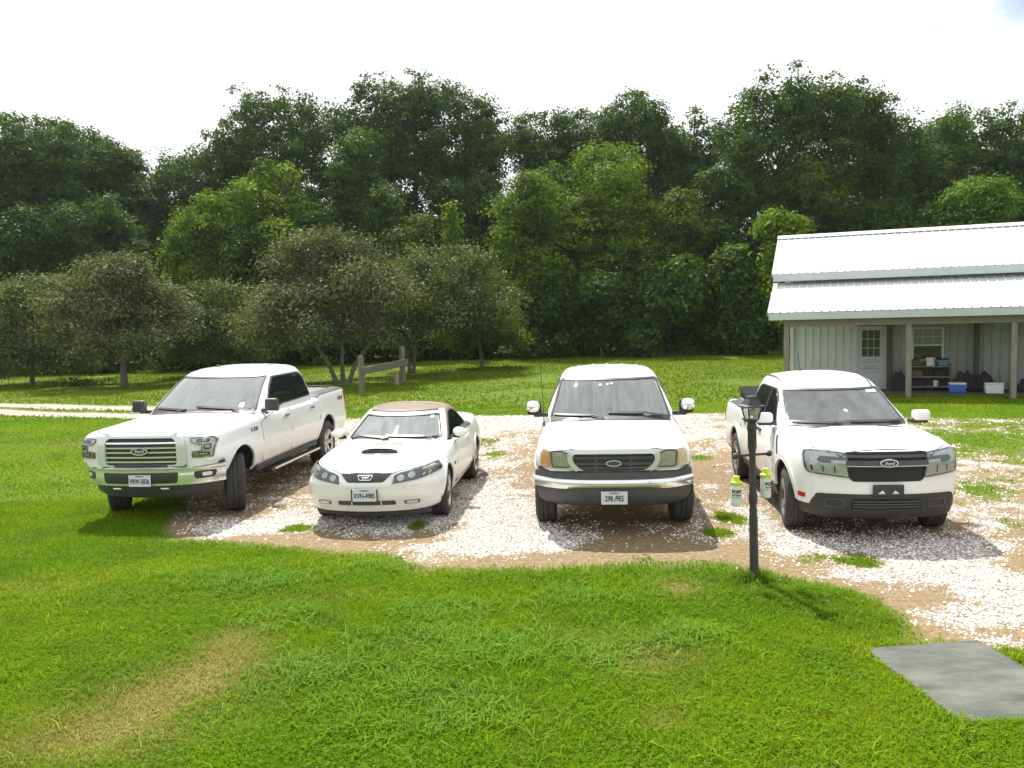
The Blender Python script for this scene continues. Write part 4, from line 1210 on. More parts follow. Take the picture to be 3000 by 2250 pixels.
    for s in (1, -1):
        fo = obj('fog_lamp', patch(bb, fillet(mir([(.70, .60), (.90, .605), (.92, .70), (.69, .70)], s), .035), 'F', .006, .02, .06), BLK, bp)
        obj('fog_lens', patch(bb, fillet(mir([(.775, .63), (.87, .63), (.87, .68), (.775, .68)], s), .02), 'F', .010, .02, .06), REFL, fo)
    obj('bumper_pad', sweep([(x, y + .02) for x, y in pth], [(-.01, .775), (-.01, .80), (-.15, .80), (-.15, .775)]), BLK, bp)
    obj('valance', sweep([(x * .95, y + .05) for x, y in pth], [(0, .52), (-.04, .40), (-.10, .35), (-.3, .35), (-.3, .52)]), GREYPL, root)
    for x in (-.32, .34): obj('tow_hook', rbox((x, .035, .495), (.11, .05, .022), .006), CHROME, root)
    p = plate(root, (.02, -.018, .605), '', PTXT)
    plate_text(p, 'VRW-3026', PTXT)
    # wheels
    for (y, st) in ((.96, R(26)), (4.64, 0)):
        for s in (1, -1): make_wheel(root, s * .865, y, .405, .275, .245, 6, s, st, ALLOY, .05, twin=True)
    # roof details
    for x in (-.42, .42): obj('roof_seam', patch(cb, ribbon_polys([(x, 2.75), (x, 3.9)], .022), 'T', .003, .01, .3), GREYPL, root)
    obj('roof_antenna', rbox((-.25, 2.95, 1.945), (.05, .10, .03), .012), BLK, root)
    cap_thing(root, (.06, 2.03, 1.362), 'white cap lying on the dashboard of the crew cab pickup with the chrome grille', .3)
    return root
build_crew_truck()
# ------------------------------------------------------------------ white convertible with tan soft top
def build_convertible():
    P = PAINT_W
    root = empty('convertible', (-1.85, 10.18, 0), -0.095, 'white two-door convertible with a tan canvas soft top and black hood scoop', 'car', 'white vehicles parked side by side')
    T = dict(zt=[(0, .70), (.03, .745), (.12, .78), (.4, .825), (.9, .88), (1.4, .925), (1.8, .945), (2.8, .95), (3.4, .99), (4.4, 1.005), (4.62, .97)],
             zs=[(0, .66), (.05, .70), (.3, .75), (.8, .80), (1.3, .83), (1.8, .855), (2.7, .875), (3.2, .93), (4.4, .95), (4.62, .93)],
             ws=[(0, .64), (.06, .70), (.3, .78), (.8, .83), (1.5, .835), (2.5, .82), (3.3, .84), (4.2, .80), (4.62, .70)],
             wm=[(0, .70), (.05, .79), (.25, .87), (.7, .915), (1.2, .90), (2.2, .895), (3.2, .93), (4.1, .91), (4.62, .76)],
             zm=[(0, .55), (1, .60), (4.6, .62)], wb=[(0, .66), (.05, .75), (.25, .83), (.7, .87), (4.1, .87), (4.62, .74)], zb=[(0, .25), (.6, .23), (3.9, .24), (4.62, .30)], e=[(0, .05)])
    body = hull('body', T, 0, 4.62, bow_warp(.33, 2.2, 1.2, [(.23, .09), (.36, .035), (.47, 0), (.58, 0), (.70, .06), (.78, .10)], .9), P, root)
    lv = [(.80, 1.20, 3.66, .77), (.92, 1.42, 3.58, .75), (1.06, 1.71, 3.42, .695), (1.2, 2.02, 3.20, .63), (1.265, 2.19, 3.08, .59), (1.305, 2.38, 2.96, .53)]
    wsp = fillet([(-.67, .95), (.67, .95), (.545, 1.215), (-.545, 1.215)], .04)
    cab, cb = make_cab('soft_top', lv, .22, 1.36, wsp, TAN_TOP, root)
    bv = bvh_of(body)
    cab.data.materials.append(P)
    for p in cab.data.polygons:                       # the screen surround is body colour, the rest canvas
        c = p.center
        if p.material_index == 0 and c.z < 1.275 and c.y < pchip([(q[0], q[1]) for q in lv], c.z) + .22 * min(1, abs(c.x) / .62) ** 2 + .13: p.material_index = 2
    tmp = obj('tmp', loft(cab_loops(refine_levels(lv), .22, 1.36)), P, None)
    full = bvh_of(body, tmp); bpy.data.objects.remove(tmp)
    cut_arches(body, [(.97, .34, .365), (3.543, .345, .37)])
    # white windscreen frame round the glass
    ws = obj('windshield', patch(cb, fillet([(-.69, .935), (.69, .935), (.555, 1.23), (-.555, 1.23)], .03), 'F', -.004, .005, .08), WSHIELD_A, root)
    obj('glass_border', patch(cb, ring_polys(fillet([(-.675, .945), (.675, .945), (.545, 1.225), (-.545, 1.225)], .03), .014), 'F', .006, .01, .03), BLK, ws)
    wiper(cb, ws, (-.15, .945), (-.05, .96), (-.60, .985)); wiper(cb, ws, (.55, .945), (.45, .965), (-.10, .985))
    obj('sticker', patch(cb, [(.44, 1.17), (.49, 1.17), (.485, 1.205), (.44, 1.205)], 'F', .002, .004, .1), STICK, ws)
    m = obj('rear_view_mirror', rbox((.02, 2.33, 1.19), (.22, .03, .06), .015), BLK, root)
    obj('top_seam', patch(cb, [(-.60, 1.262), (.60, 1.262), (.595, 1.272), (-.595, 1.272)], 'F', .014, .03, .1), BLK, root)
    for y in (2.62,): obj('top_bow', patch(cb, [(-.60, y), (.60, y), (.60, y + .02), (-.60, y + .02)], 'T', .004, .02, .1), TAN_TOP, root)
    # hood
    hood = fillet([(-.30, .10), (.30, .10), (.62, .33), (.73, .9), (.74, 1.6), (.4, 1.42), (-.4, 1.42), (-.74, 1.6), (-.73, .9), (-.62, .33)], .05)
    obj('hood', patch(bv, hood, 'T', .005, .02, .1), P, root)
    obj('panel_seam', patch(bv, ribbon_polys(hood, .012, True), 'T', .004, .01, .2), GAP, root)
    h, n, _, _ = bv.ray_cast(Vector((0, .9, 6)), Vector((0, 0, -1)))
    bm = bmesh.new()                                   # raised scoop, open to the front
    pr = [(-.30, 1.45, .004), (-.24, .80, .058), (.24, .80, .058), (.30, 1.45, .004)]
    def hz(x, y): return bv.ray_cast(Vector((x, y, 6)), Vector((0, 0, -1)))[0].z
    top = [[bm.verts.new((x * (1 + .1 * t), .78 + .40 * t, hz(x * (1 + .1 * t), .78 + .4 * t) + .058 * (1 - t) * (1 if abs(x) < .2 else .75 if abs(x) < .24 else 0) + .006)) for x in (-.26, -.22, -.12, 0, .12, .22, .26)] for t in (0, .25, .5, .75, 1)]
    for a, b in zip(top, top[1:]):
        for k in range(6): bm.faces.new((a[k], a[k + 1], b[k + 1], b[k]))
    sc = obj('hood_scoop', bm, P, root)
    obj('scoop_mouth', patch(bv, fillet([(-.225, .765), (.225, .765), (.205, .83), (-.205, .83)], .02), 'T', .045, .05, .1), BLK, sc)
    for q in ([(-.19, .655), (-.03, .655), (-.03, .72), (-.20, .72)], [(.03, .655), (.17, .655), (.18, .72), (.025, .72)]):
        obj('hood_stripe', patch(bv, q, 'T', .008, .01, .1), DECAL, root)
    for q in ([(-.20, 1.20), (-.03, 1.20), (-.03, 1.38), (-.18, 1.38)], [(.03, 1.20), (.20, 1.20), (.19, 1.38), (.04, 1.38)]):
        obj('hood_stripe', patch(bv, q, 'T', .008, .01, .1), DECAL, root)
    # nose
    go = fillet([(-.33, .725), (.33, .725), (.225, .625), (-.225, .625)], .025)
    g = obj('grille', patch(bv, go, 'F', .006, .02, .06), BLK, root)
    co = fillet([(-.10, .705), (.10, .705), (.07, .645), (-.07, .645)], .012)
    obj('emblem_rim', patch(bv, ring_polys(co, .008), 'F', .02, .02, .05), CHROME, g)
    horse = [(-.058, .676), (-.045, .688), (-.035, .684), (-.012, .690), (.01, .688), (.032, .691), (.05, .697), (.062, .690), (.05, .685), (.036, .678), (.048, .668), (.040, .664), (.026, .673), (.012, .672), (.012, .656), (.004, .656), (.0, .670), (-.014, .672), (-.022, .655), (-.032, .657), (-.024, .674), (-.040, .676)]
    obj('emblem', patch(bv, horse, 'F', .018, .015, .1), CHROME, g)
    def sides(s, v):
        hl = mir([(.335, .60), (.355, .70), (.42, .722), (.60, .752), (.78, .785), (.80, .785), (.855, .70), (.845, .685), (.62, .635)], s)
        hd = obj('headlight', patch(bv, hl, 'F', .004, .02, .06), DREFL, root)
        obj('lamp_edge', patch(bv, ring_polys(hl, .010), 'F', .008, .015, .1), BLK, hd)
        for cx, cz, r in ((.43, .665, .035), (.555, .69, .034)):
            obj('lamp_bowl', patch(bv, ellipse(cx * s, cz, r * 1.25, r, 14), 'F', .007, .01, .04), REFL, hd)
        obj('indicator', patch(bv, mir([(.70, .70), (.78, .72), (.80, .75), (.71, .735)], s), 'F', .009, .01, .05), AMBER, hd)
        obj('lens', patch(bv, hl, 'F', .026, .004, .05), LENS, hd)
        fg = fillet(mir([(.47, .335), (.64, .335), (.655, .385), (.46, .385)], s), .025)
        fl = obj('fog_lamp', patch(bv, fg, 'F', .004, .02, .06), GREYPL, root)
        obj('fog_lens', patch(bv, fillet(mir([(.49, .343), (.62, .343), (.63, .377), (.485, .377)], s), .015), 'F', .010, .01, .06), REFL, fl)
        dr = fillet([(1.66, .34), (2.90, .34), (3.0, .60), (3.0, .86), (1.72, .84)], .05)
        d = obj('door', patch(bv, dr, v, .005, .012, .12), P, root)
        obj('panel_seam', patch(bv, ribbon_polys(dr, .012, True), v, .004, .01, .3), GAP, d)
        obj('door_handle', patch(bv, fillet([(2.78, .775), (2.97, .78), (2.97, .825), (2.78, .815)], .015), v, .028, .03, .08), P, d)
        wn_ = fillet([(1.75, .905), (3.40, .945), (3.25, 1.06), (3.05, 1.17), (2.88, 1.225), (2.58, 1.235), (2.36, 1.17)], .04)
        w = obj('side_window', patch(full, wn_, v, .007, .02, .08), TINT, root)
        obj('window_trim', patch(full, ring_polys(wn_, .014), v, .010, .015, .2), BLK, w)
        obj('side_scoop', patch(bv, fillet([(3.05, .42), (3.12, .42), (3.16, .62), (3.17, .80), (3.08, .80), (3.06, .62)], .025), v, .006, .02, .08), BLK, root)
        obj('side_scoop_blade', patch(bv, [(3.04, .44), (3.055, .44), (3.075, .80), (3.06, .80)], v, .030, .04, .08), P, root)
        obj('sill_groove', patch(bv, [(1.55, .325), (2.95, .325), (2.95, .365), (1.55, .365)], v, .004, .01, .2), GREYPL, root)
        obj('fender_badge', patch(bv, fillet([(1.42, .60), (1.49, .60), (1.49, .64), (1.42, .64)], .01), v, .008, .01, .1), GREYPL, root)
        for (cy, rr) in ((.97, .365), (3.543, .37)):
            obj('wheel_arch', patch(bv, arc_band(cy, .34, rr - .008, rr + .035, 0, 180, 20), v, .008, .02, .3), P, root)
        bm = bmesh.new()
        bmesh.ops.create_uvsphere(bm, u_segments=20, v_segments=12, radius=1)
        for q in bm.verts:
            c = q.co; c.y = c.y if c.y < .0 else c.y * .35
            q.co = Vector((c.x * .11, c.y * .09, c.z * (.068 + .012 * c.x * -s)))
        m = obj('mirror', bm, P, root, loc=(s * .905, 1.93, .985), rot=(0, R(8 * s), 0))
        obj('mirror_foot', rbox((s * .85, 1.95, .925), (.10, .09, .05), .015), BLK, root)
        obj('rear_lamp', patch(bv, fillet([(4.38, .74), (4.56, .74), (4.56, .88), (4.38, .88)], .03), v, .006, .02, .08), REDL, root)
        obj('belt_trim', patch(full, [(1.82, .885), (3.36, .915), (3.36, .94), (1.82, .908)], v, .012, .02, .2), BLK, root)
        make_wheel(root, s * .775, .97, .322, .225, .215, 5, s, R(4), ALLOY, .075)
        make_wheel(root, s * .785, 3.543, .325, .225, .215, 5, s, 0, ALLOY, .075)
    both(sides)
    sl = obj('lower_intake', patch(bv, fillet([(-.37, .335), (.37, .335), (.36, .395), (-.36, .395)], .02), 'F', .003, .02, .08), GREYPL, root)
    for x in (-.18, .19): obj('intake_strut', patch(bv, [(x - .007, .335), (x + .007, .335), (x + .007, .395), (x - .007, .395)], 'F', .012, .02, .1), P, sl)
    obj('bumper_crease', patch(bv, [(-.86, .585), (-.4, .565), (.4, .565), (.86, .585), (.86, .592), (.4, .572), (-.4, .572), (-.86, .592)], 'F', .004, .006, .08), GREYPL if False else P, root)
    obj('chin_spoiler', sweep([(x, .20 + .26 * (abs(x) / .8) ** 2.4) for x in np.linspace(-.74, .74, 25)], [(0, .25), (0, .17), (-.05, .17), (-.05, .25)]), BLK, root)
    p = plate(root, (0, -.03, .475), '', PTXT)
    obj('plate_frame', rbox((-.16, .0, 0), (.014, .014, .155), .003), BLK, p); obj('plate_frame', rbox((.16, .0, 0), (.014, .014, .155), .003), BLK, p)
    plate_text(p, 'XVN-4985', PTXT)
    obj('rear_boot', patch(bv, [(-.62, 3.3), (.62, 3.3), (.60, 3.62), (-.60, 3.62)], 'T', .03, .05, .12), BLK, root)
    dl = fillet([(-.66, 3.66), (.66, 3.66), (.62, 4.45), (-.62, 4.45)], .06)
    obj('trunk_lid', patch(bv, dl, 'T', .006, .02, .15), P, root)
    obj('interior_floor', patch(bv, [(-.68, 1.75), (.68, 1.75), (.68, 3.2), (-.68, 3.2)], 'T', .008, .02, .3), DASH, root)
    obj('dashboard', rbox((0, 1.78, .945), (1.25, .34, .08), .035), DASH, root)
    seat_pair(root, 2.55, .88, 1.18, (-.34, .34), w=.44)
    steering(root, .34, 2.12, .97, 25, .17)
    return root
build_convertible()
# ------------------------------------------------------------------ older white pickup with antenna and chrome mirrors
def build_old_truck():
    root = empty('pickup_truck', (1.153, 9.586, 0), -0.097, 'older white pickup with hazy yellowed headlamps, whip antenna and chrome mirror caps', 'truck', 'white vehicles parked side by side')
    P = PAINT
    T = dict(zt=[(.08, 1.04), (.13, 1.062), (.4, 1.09), (1.0, 1.155), (1.55, 1.215), (3.8, 1.23), (4.0, 1.25), (5.5, 1.26)],
             zs=[(.08, 1.02), (.4, 1.045), (1, 1.085), (1.6, 1.13), (3.9, 1.15), (4.1, 1.20), (5.5, 1.21)],
             ws=[(.08, .79), (.2, .85), (.6, .895), (1.2, .91), (5.4, .92), (5.5, .90)],
             wm=[(.08, .83), (.2, .895), (.6, .955), (1.2, .98), (5.4, .98), (5.5, .94)],
             zm=[(.08, .94), (.42, .94), (.7, .80)], wb=[(.08, .80), (.2, .86), (.6, .92), (1.2, .945), (5.4, .945), (5.5, .91)], zb=[(.08, .785), (.44, .775), (.50, .50), (.8, .46), (5.5, .5)], e=[(.08, .045)])
    body = hull('body', T, .08, 5.5, bow_warp(.14, 2.4, 0.9, [(.5, 0), (1.0, 0), (1.06, .02)]), P, root)
    lv = [(1.05, 1.36, 3.92, .90), (1.22, 1.53, 3.90, .875), (1.45, 1.88, 3.86, .80), (1.69, 2.27, 3.80, .705), (1.765, 2.44, 3.74, .665), (1.805, 2.66, 3.62, .60)]
    wsp = fillet([(-.80, 1.225), (.80, 1.225), (.665, 1.695), (-.665, 1.695)], .05)
    cab, cb = make_cab('cab', lv, .19, 1.86, wsp, P, root)
    bv = bvh_of(body)
    tmp = obj('tmp', loft(cab_loops(refine_levels(lv), .19, 1.86)), P, None)
    full = bvh_of(body, tmp); bpy.data.objects.remove(tmp)
    bed_cut(body, .70, 4.05, 5.42, .80)
    cut_arches(body, [(.93, .42, .43), (4.45, .42, .43)])
    hood = fillet([(-.74, .13), (.74, .13), (.76, .6), (.79, 1.62), (.4, 1.46), (-.4, 1.46), (-.79, 1.62), (-.76, .6)], .04)
    obj('hood', patch(bv, hood, 'T', .006, .02, .12), P, root)
    obj('panel_seam', patch(bv, ribbon_polys(hood, .013, True), 'T', .005, .01, .2), GAP, root)
    for x in (-.29, .31): obj('washer_jet', rbox((x, 1.40, 1.222), (.025, .025, .012), .004), BLK, root)
    obj('cowl', patch(full, [(-.80, 1.66), (-.4, 1.49), (.4, 1.49), (.80, 1.66), (.80, 1.75), (.4, 1.58), (-.4, 1.58), (-.80, 1.75)], 'T', .010, .02, .1), BLK, root)
    ws = obj('windshield', patch(cb, fillet([(-.81, 1.215), (.81, 1.215), (.675, 1.705), (-.675, 1.705)], .05), 'F', -.004, .005, .1), WSHIELD_B, root)
    obj('glass_border', patch(cb, ring_polys(fillet([(-.825, 1.21), (.825, 1.21), (.685, 1.712), (-.685, 1.712)], .05), .024), 'F', .003, .01, .1), BLK, ws)
    wiper(cb, ws, (-.08, 1.225), (-.25, 1.26), (-.76, 1.265)); wiper(cb, ws, (.70, 1.23), (.45, 1.275), (-.02, 1.29))
    for x, z in ((-.12, 1.63), (.04, 1.645), (-.02, 1.635)): obj('sticker', patch(cb, ellipse(x, z, .02, .012, 10), 'F', .002, .004, .1), STICK, ws)
    obj('interior_floor', patch(bv, [(-.80, 1.7), (.80, 1.7), (.80, 3.8), (-.80, 3.8)], 'T', .01, .02, .3), DASH, root)
    obj('dashboard', rbox((0, 1.90, 1.225), (1.45, .42, .10), .045), DASH, root)
    seat_pair(root, 2.72, 1.15, 1.62, (-.38, .38)); steering(root, .38, 2.13, 1.27, 30)
    obj('rear_view_mirror', rbox((0, 2.30, 1.63), (.24, .03, .07), .018), BLK, root)
    for x in np.linspace(-.44, .44, 5):                 # pressed ribs along the roof
        obj('roof_rib', patch(cb, ribbon_polys([(x, 2.72), (x, 3.60)], .035), 'T', .012, .02, .3), P, root)
    def sides(s, v):
        wn_ = fillet([(1.98, 1.165), (3.70, 1.20), (3.66, 1.60), (3.55, 1.69), (2.56, 1.69), (2.36, 1.58)], .05)
        w = obj('side_window', patch(full, wn_, v, .006, .02, .09), TINT, root)
        obj('window_trim', patch(full, ring_polys(wn_, .02), v, .010, .02, .2), BLK, w)
        dr = fillet([(1.60, .52), (2.78, .52), (2.80, 1.14), (1.62, 1.08)], .05)
        d = obj('door', patch(bv, dr, v, .005, .012, .15), P, root)
        obj('panel_seam', patch(bv, ribbon_polys(dr, .013, True), v, .004, .01, .3), GAP, d)
        obj('door_handle', patch(bv, fillet([(2.55, 1.0), (2.74, 1.0), (2.74, 1.05), (2.55, 1.05)], .015), v, .03, .03, .1), BLK, d)
        for cy in (.93, 4.45):
            obj('wheel_arch', patch(bv, arc_band(cy, .42, .422, .475, 5, 175, 20), v, .010, .03, .3), P, root)
        obj('bed_rail', patch(bv, [(s * .70, 4.04), (s * .90, 4.04), (s * .89, 5.46), (s * .70, 5.46)], 'T', .012, .03, .3), BLK, root)
        obj('taillight', patch(bv, fillet([(5.34, .80), (5.47, .80), (5.47, 1.16), (5.34, 1.16)], .03), v, .008, .02, .1), REDL, root)
        # head lamp with amber corner lamp
        hl = fillet(mir([(.485, .86), (.53, .828), (.72, .832), (.735, 1.02), (.60, 1.025), (.51, .995)], s), .02)
        am = fillet(mir([(.745, .838), (.845, .85), (.845, .99), (.82, 1.018), (.745, 1.02)], s), .015)
        bez = fillet(mir([(.46, .80), (.86, .82), (.865, .99), (.83, 1.03), (.46, 1.035)], s), .02)
        bz = obj('lamp_bezel', patch(bv, bez, 'F', .006, .02, .06), BRIGHTWORK, root)
        hd = obj('headlight', patch(bv, hl, 'F', .014, .02, .06), REFL, root)
        obj('lens', patch(bv, hl, 'F', .03, .006, .06), YLENS, hd)
        obj('lamp_edge', patch(bv, ring_polys(hl, .012), 'F', .032, .02, .1), GREYPL, hd)
        obj('indicator', patch(bv, am, 'F', .02, .02, .06), AMBER if s < 0 else YAMB, root)
        # chrome capped mirror
        bm = bmesh.new()
        bmesh.ops.create_uvsphere(bm, u_segments=22, v_segments=14, radius=1)
        for q in bm.verts:
            c = q.co
            f = 1 / max(abs(c.x), abs(c.z), 1e-3) ** .35
            q.co = Vector((c.x * .092 * min(f, 1.25), (c.y * .085 if c.y < 0 else c.y * .04), c.z * .082 * min(f, 1.25)))
        m = obj('mirror', bm, CHROME, root, loc=(s * 1.045, 1.73, 1.385))
        obj('mirror_housing', rbox((s * 1.03, 1.78, 1.355), (.19, .07, .18), .06, 4), BLK, m, loc=(-s * 1.045, -1.73, -1.385))
        obj('mirror_arm', rbox((s * .94, 1.78, 1.265), (.20, .07, .06), .02), BLK, m, loc=(-s * 1.045, -1.73, -1.385))
        for y in (.93, 4.45): make_wheel(root, s * .845, y, .375, .26, .21, 5, s, R(2) if y < 2 else 0, ALLOY, .07)
    both(sides)
    # grille
    so = fillet([(-.53, 1.035), (.53, 1.035), (.535, .90), (.42, .755), (-.42, .755), (-.535, .90)], .09, 6)
    si = fillet([(-.47, .995), (.47, .995), (.475, .90), (.37, .795), (-.37, .795), (-.475, .90)], .07, 6)
    g = obj('grille', patch(bv, so, 'F', .006, .02, .08), BLK, root)
    for z in (.945, .875, .825):
        wv = .47 if z > .85 else .40
        obj('grille_bar', patch(bv, [(-wv, z - .014), (wv, z - .014), (wv, z + .014), (-wv, z + .014)], 'F', .022, .03, .08), GREYPL, g)
    for x in (-.205, .205): obj('grille_bar', patch(bv, [(x - .013, .79), (x + .013, .79), (x + .013, .995), (x - .013, .995)], 'F', .020, .03, .08), GREYPL, g)
    obj('grille_surround', patch(bv, ring_polys(so, inner=si), 'F', .05, .06, .08), BRIGHTWORK, g)
    oval(bv, g, 0, .885, .09, .037, GREYPL, SILVER, None, off=.05)
    obj('header_trim', patch(bv, [(-.84, 1.022), (-.5, 1.036), (.5, 1.036), (.84, 1.022), (.84, 1.036), (.5, 1.052), (-.5, 1.052), (-.84, 1.036)], 'F', .02, .03, .08), CHROME, root)
    # bumper: grey rubber pad, chrome bar, dark apron
    pth = [(x, .36 * (abs(x) / .93) ** 3.0 + .01) for x in np.linspace(-.935, .935, 41)]
    pad = obj('bumper_pad', sweep(pth, [(0, .70), (-.005, .765), (-.05, .80), (-.15, .80), (-.15, .68), (-.02, .68)]), GREYPL, root)
    def bar(): 
        bm = bmesh.new(); rings = []
        for i, (x, y) in enumerate(pth):
            a, b = Vector(pth[max(i - 1, 0)]), Vector(pth[min(i + 1, len(pth) - 1)])
            d = (b - a).normalized(); n = Vector((d.y, -d.x))
            zb = .575 - .030 * (1 / (1 + math.exp((abs(x) - .50) / -.04)) - 0) + .02
            rings.append([bm.verts.new((x + n.x * o, y + n.y * o, z)) for o, z in ((-.02, .70), (.006, .692), (.022, .668), (.022, .635), (.008, zb + .012), (-.02, zb), (-.15, zb), (-.15, .70))])
        for r0, r1 in zip(rings, rings[1:]):
            for k in range(8): bm.faces.new((r0[k], r0[(k + 1) % 8], r1[(k + 1) % 8], r1[k]))
        bm.faces.new(rings[0]); bm.faces.new(rings[-1][::-1])
        bmesh.ops.recalc_face_normals(bm, faces=bm.faces)
        return bm
    obj('bumper', bar(), CHROME, root, ang=50)
    obj('valance', sweep([(x * .985, y + .02) for x, y in pth], [(0, .60), (.004, .52), (-.03, .42), (-.10, .36), (-.3, .34), (-.3, .60)]), GREYPL, root)
    p = plate(root, (0, -.03, .49), '', GTXT)
    plate_text(p, '298  9ES', GTXT, .090, .68)
    obj('plate_mark', rbox((0, 0, 0), (.016, .004, .085), .002, 1, Matrix.Rotation(R(22), 3, 'Y')), PGREEN, p, loc=(.012, -.004, -.006))
    text_mesh('GREEN BEANS'[:0] or '. . . . . . .', .02, GTXT, p, (0, -.0055, -.066), sx=1.4)
    bm = bmesh.new(); tube(bm, [(-.88, 1.50, 1.14), (-.885, 1.52, 1.20), (-.90, 1.55, 1.55), (-.925, 1.58, 2.0)], [.014, .008, .005, .004], 6)
    obj('antenna', bm, BLK, root)
    tg = obj('tailgate', patch(bv, fillet([(-.78, .58), (.78, .58), (.78, 1.18), (-.78, 1.18)], .05), 'B', .012, .03, .2), P, root)
    return root
YAMB = pmat('pale_amber_lens', (0.55, 0.45, 0.25), 0.25, coat=0.4)
build_old_truck()
# ------------------------------------------------------------------ compact white pickup with black grille (right)
def build_compact_truck():
    root = empty('pickup_truck', (4.0775, 9.0, 0), -0.080, 'compact white crew pickup with full-width black grille and bare black plate bracket', 'truck', 'white vehicles parked side by side')
    P = PAINT
    T = dict(zt=[(.03, 1.035), (.09, 1.065), (.4, 1.095), (.9, 1.135), (1.35, 1.165), (3.4, 1.17), (3.55, 1.16), (5.03, 1.17)],
             zs=[(.03, .99), (.4, 1.04), (.9, 1.07), (1.4, 1.09), (3.4, 1.10), (3.6, 1.115), (5.03, 1.12)],
             ws=[(.03, .72), (.15, .80), (.4, .85), (.9, .872), (3.4, .865), (4.9, .855), (5.03, .83)],
             wm=[(.03, .76), (.15, .84), (.4, .895), (.9, .925), (3.5, .915), (4.8, .92), (5.03, .875)],
             zm=[(.03, .78)], wb=[(.03, .72), (.15, .80), (.4, .86), (.9, .885), (4.8, .885), (5.03, .84)], zb=[(.03, .29), (.7, .27), (5.03, .36)], e=[(.03, .05)])
    body = hull('body', T, .03, 5.03, bow_warp(.20, 2.3, 0.9, [(.27, .07), (.40, .02), (.60, 0), (.9, .0), (1.06, .05)], .85), P, root)
    lv = [(1.0, 1.06, 3.55, .825), (1.16, 1.26, 3.53, .80), (1.35, 1.60, 3.48, .735), (1.555, 1.98, 3.42, .66), (1.64, 2.18, 3.35, .62), (1.69, 2.42, 3.22, .555)]
    wsp = fillet([(-.72, 1.18), (.72, 1.18), (.615, 1.55), (-.615, 1.55)], .04)
    cab, cb = make_cab('cab', lv, .21, 1.745, wsp, P, root)
    bv = bvh_of(body)
    tmp = obj('tmp', loft(cab_loops(refine_levels(lv), .21, 1.745)), P, None)
    full = bvh_of(body, tmp); bpy.data.objects.remove(tmp)
    bed_cut(body, .66, 3.66, 4.95, .72)
    cut_arches(body, [(.89, .40, .425), (3.97, .40, .425)])
    body.data.materials.append(BLK)
    for p in body.data.polygons:
        if p.material_index == 0 and p.center.z < .44 and p.center.y < 4.9: p.material_index = 2
    hood = fillet([(-.50, .10), (.50, .10), (.72, .34), (.79, .9), (.76, 1.46), (.4, 1.24), (-.4, 1.24), (-.76, 1.46), (-.79, .9), (-.72, .34)], .05)
    obj('hood', patch(bv, hood, 'T', .006, .02, .1), P, root)
    obj('panel_seam', patch(bv, ribbon_polys(hood, .012, True), 'T', .005, .01, .2), GAP, root)
    obj('cowl', patch(full, [(-.72, 1.46), (-.4, 1.235), (.4, 1.235), (.72, 1.46), (.74, 1.56), (.4, 1.34), (-.4, 1.34), (-.74, 1.56)], 'T', .010, .02, .08), BLK, root)
    for x in (-.42, .45): obj('wiper_cover', patch(full, [(x - .15, 1.22), (x + .15, 1.22), (x + .05, 1.19), (x - .02, 1.18)], 'T', .012, .02, .1), BLK, root)
    ws = obj('windshield', patch(cb, fillet([(-.735, 1.17), (.735, 1.17), (.63, 1.56), (-.63, 1.56)], .04), 'F', -.004, .005, .1), WSHIELD_C, root)
    obj('glass_border', patch(cb, ring_polys(fillet([(-.745, 1.165), (.745, 1.165), (.635, 1.565), (-.635, 1.565)], .04), .022), 'F', .003, .01, .1), BLK, ws)
    wiper(cb, ws, (-.1, 1.175), (-.2, 1.185), (-.66, 1.195)); wiper(cb, ws, (.65, 1.18), (.5, 1.19), (0, 1.2))
    for a, b in ((.42, .51), (.525, .57)): obj('sticker', patch(cb, [(a, 1.505), (b, 1.505), (b, 1.535), (a, 1.535)], 'F', .002, .004, .1), STICK, ws)
    obj('interior_floor', patch(bv, [(-.73, 1.5), (.73, 1.5), (.73, 3.4), (-.73, 3.4)], 'T', .01, .02, .3), DASH, root)
    obj('dashboard', rbox((0, 1.62, 1.165), (1.3, .40, .09), .04), DASH, root)
    seat_pair(root, 2.45, 1.08, 1.50, (-.35, .35), w=.46); seat_pair(root, 3.15, 1.08, 1.45, (-.35, .35), w=.46)
    steering(root, .35, 1.86, 1.20, 28, .18)
    # roof channels and antenna
    for s in (1, -1):
        obj('roof_channel', patch(cb, ribbon_polys([(s * .555, 2.20), (s * .575, 2.5), (s * .575, 3.15)], .028), 'T', .004, .01, .1), BLK, root)
    bm = bmesh.new(); box(bm, (-.15, 3.08, 1.745), (.05, .11, .03), .012); tube(bm, [(-.15, 3.10, 1.75), (-.155, 3.16, 1.98)], .005, 6)
    obj('antenna', bm, BLK, root)
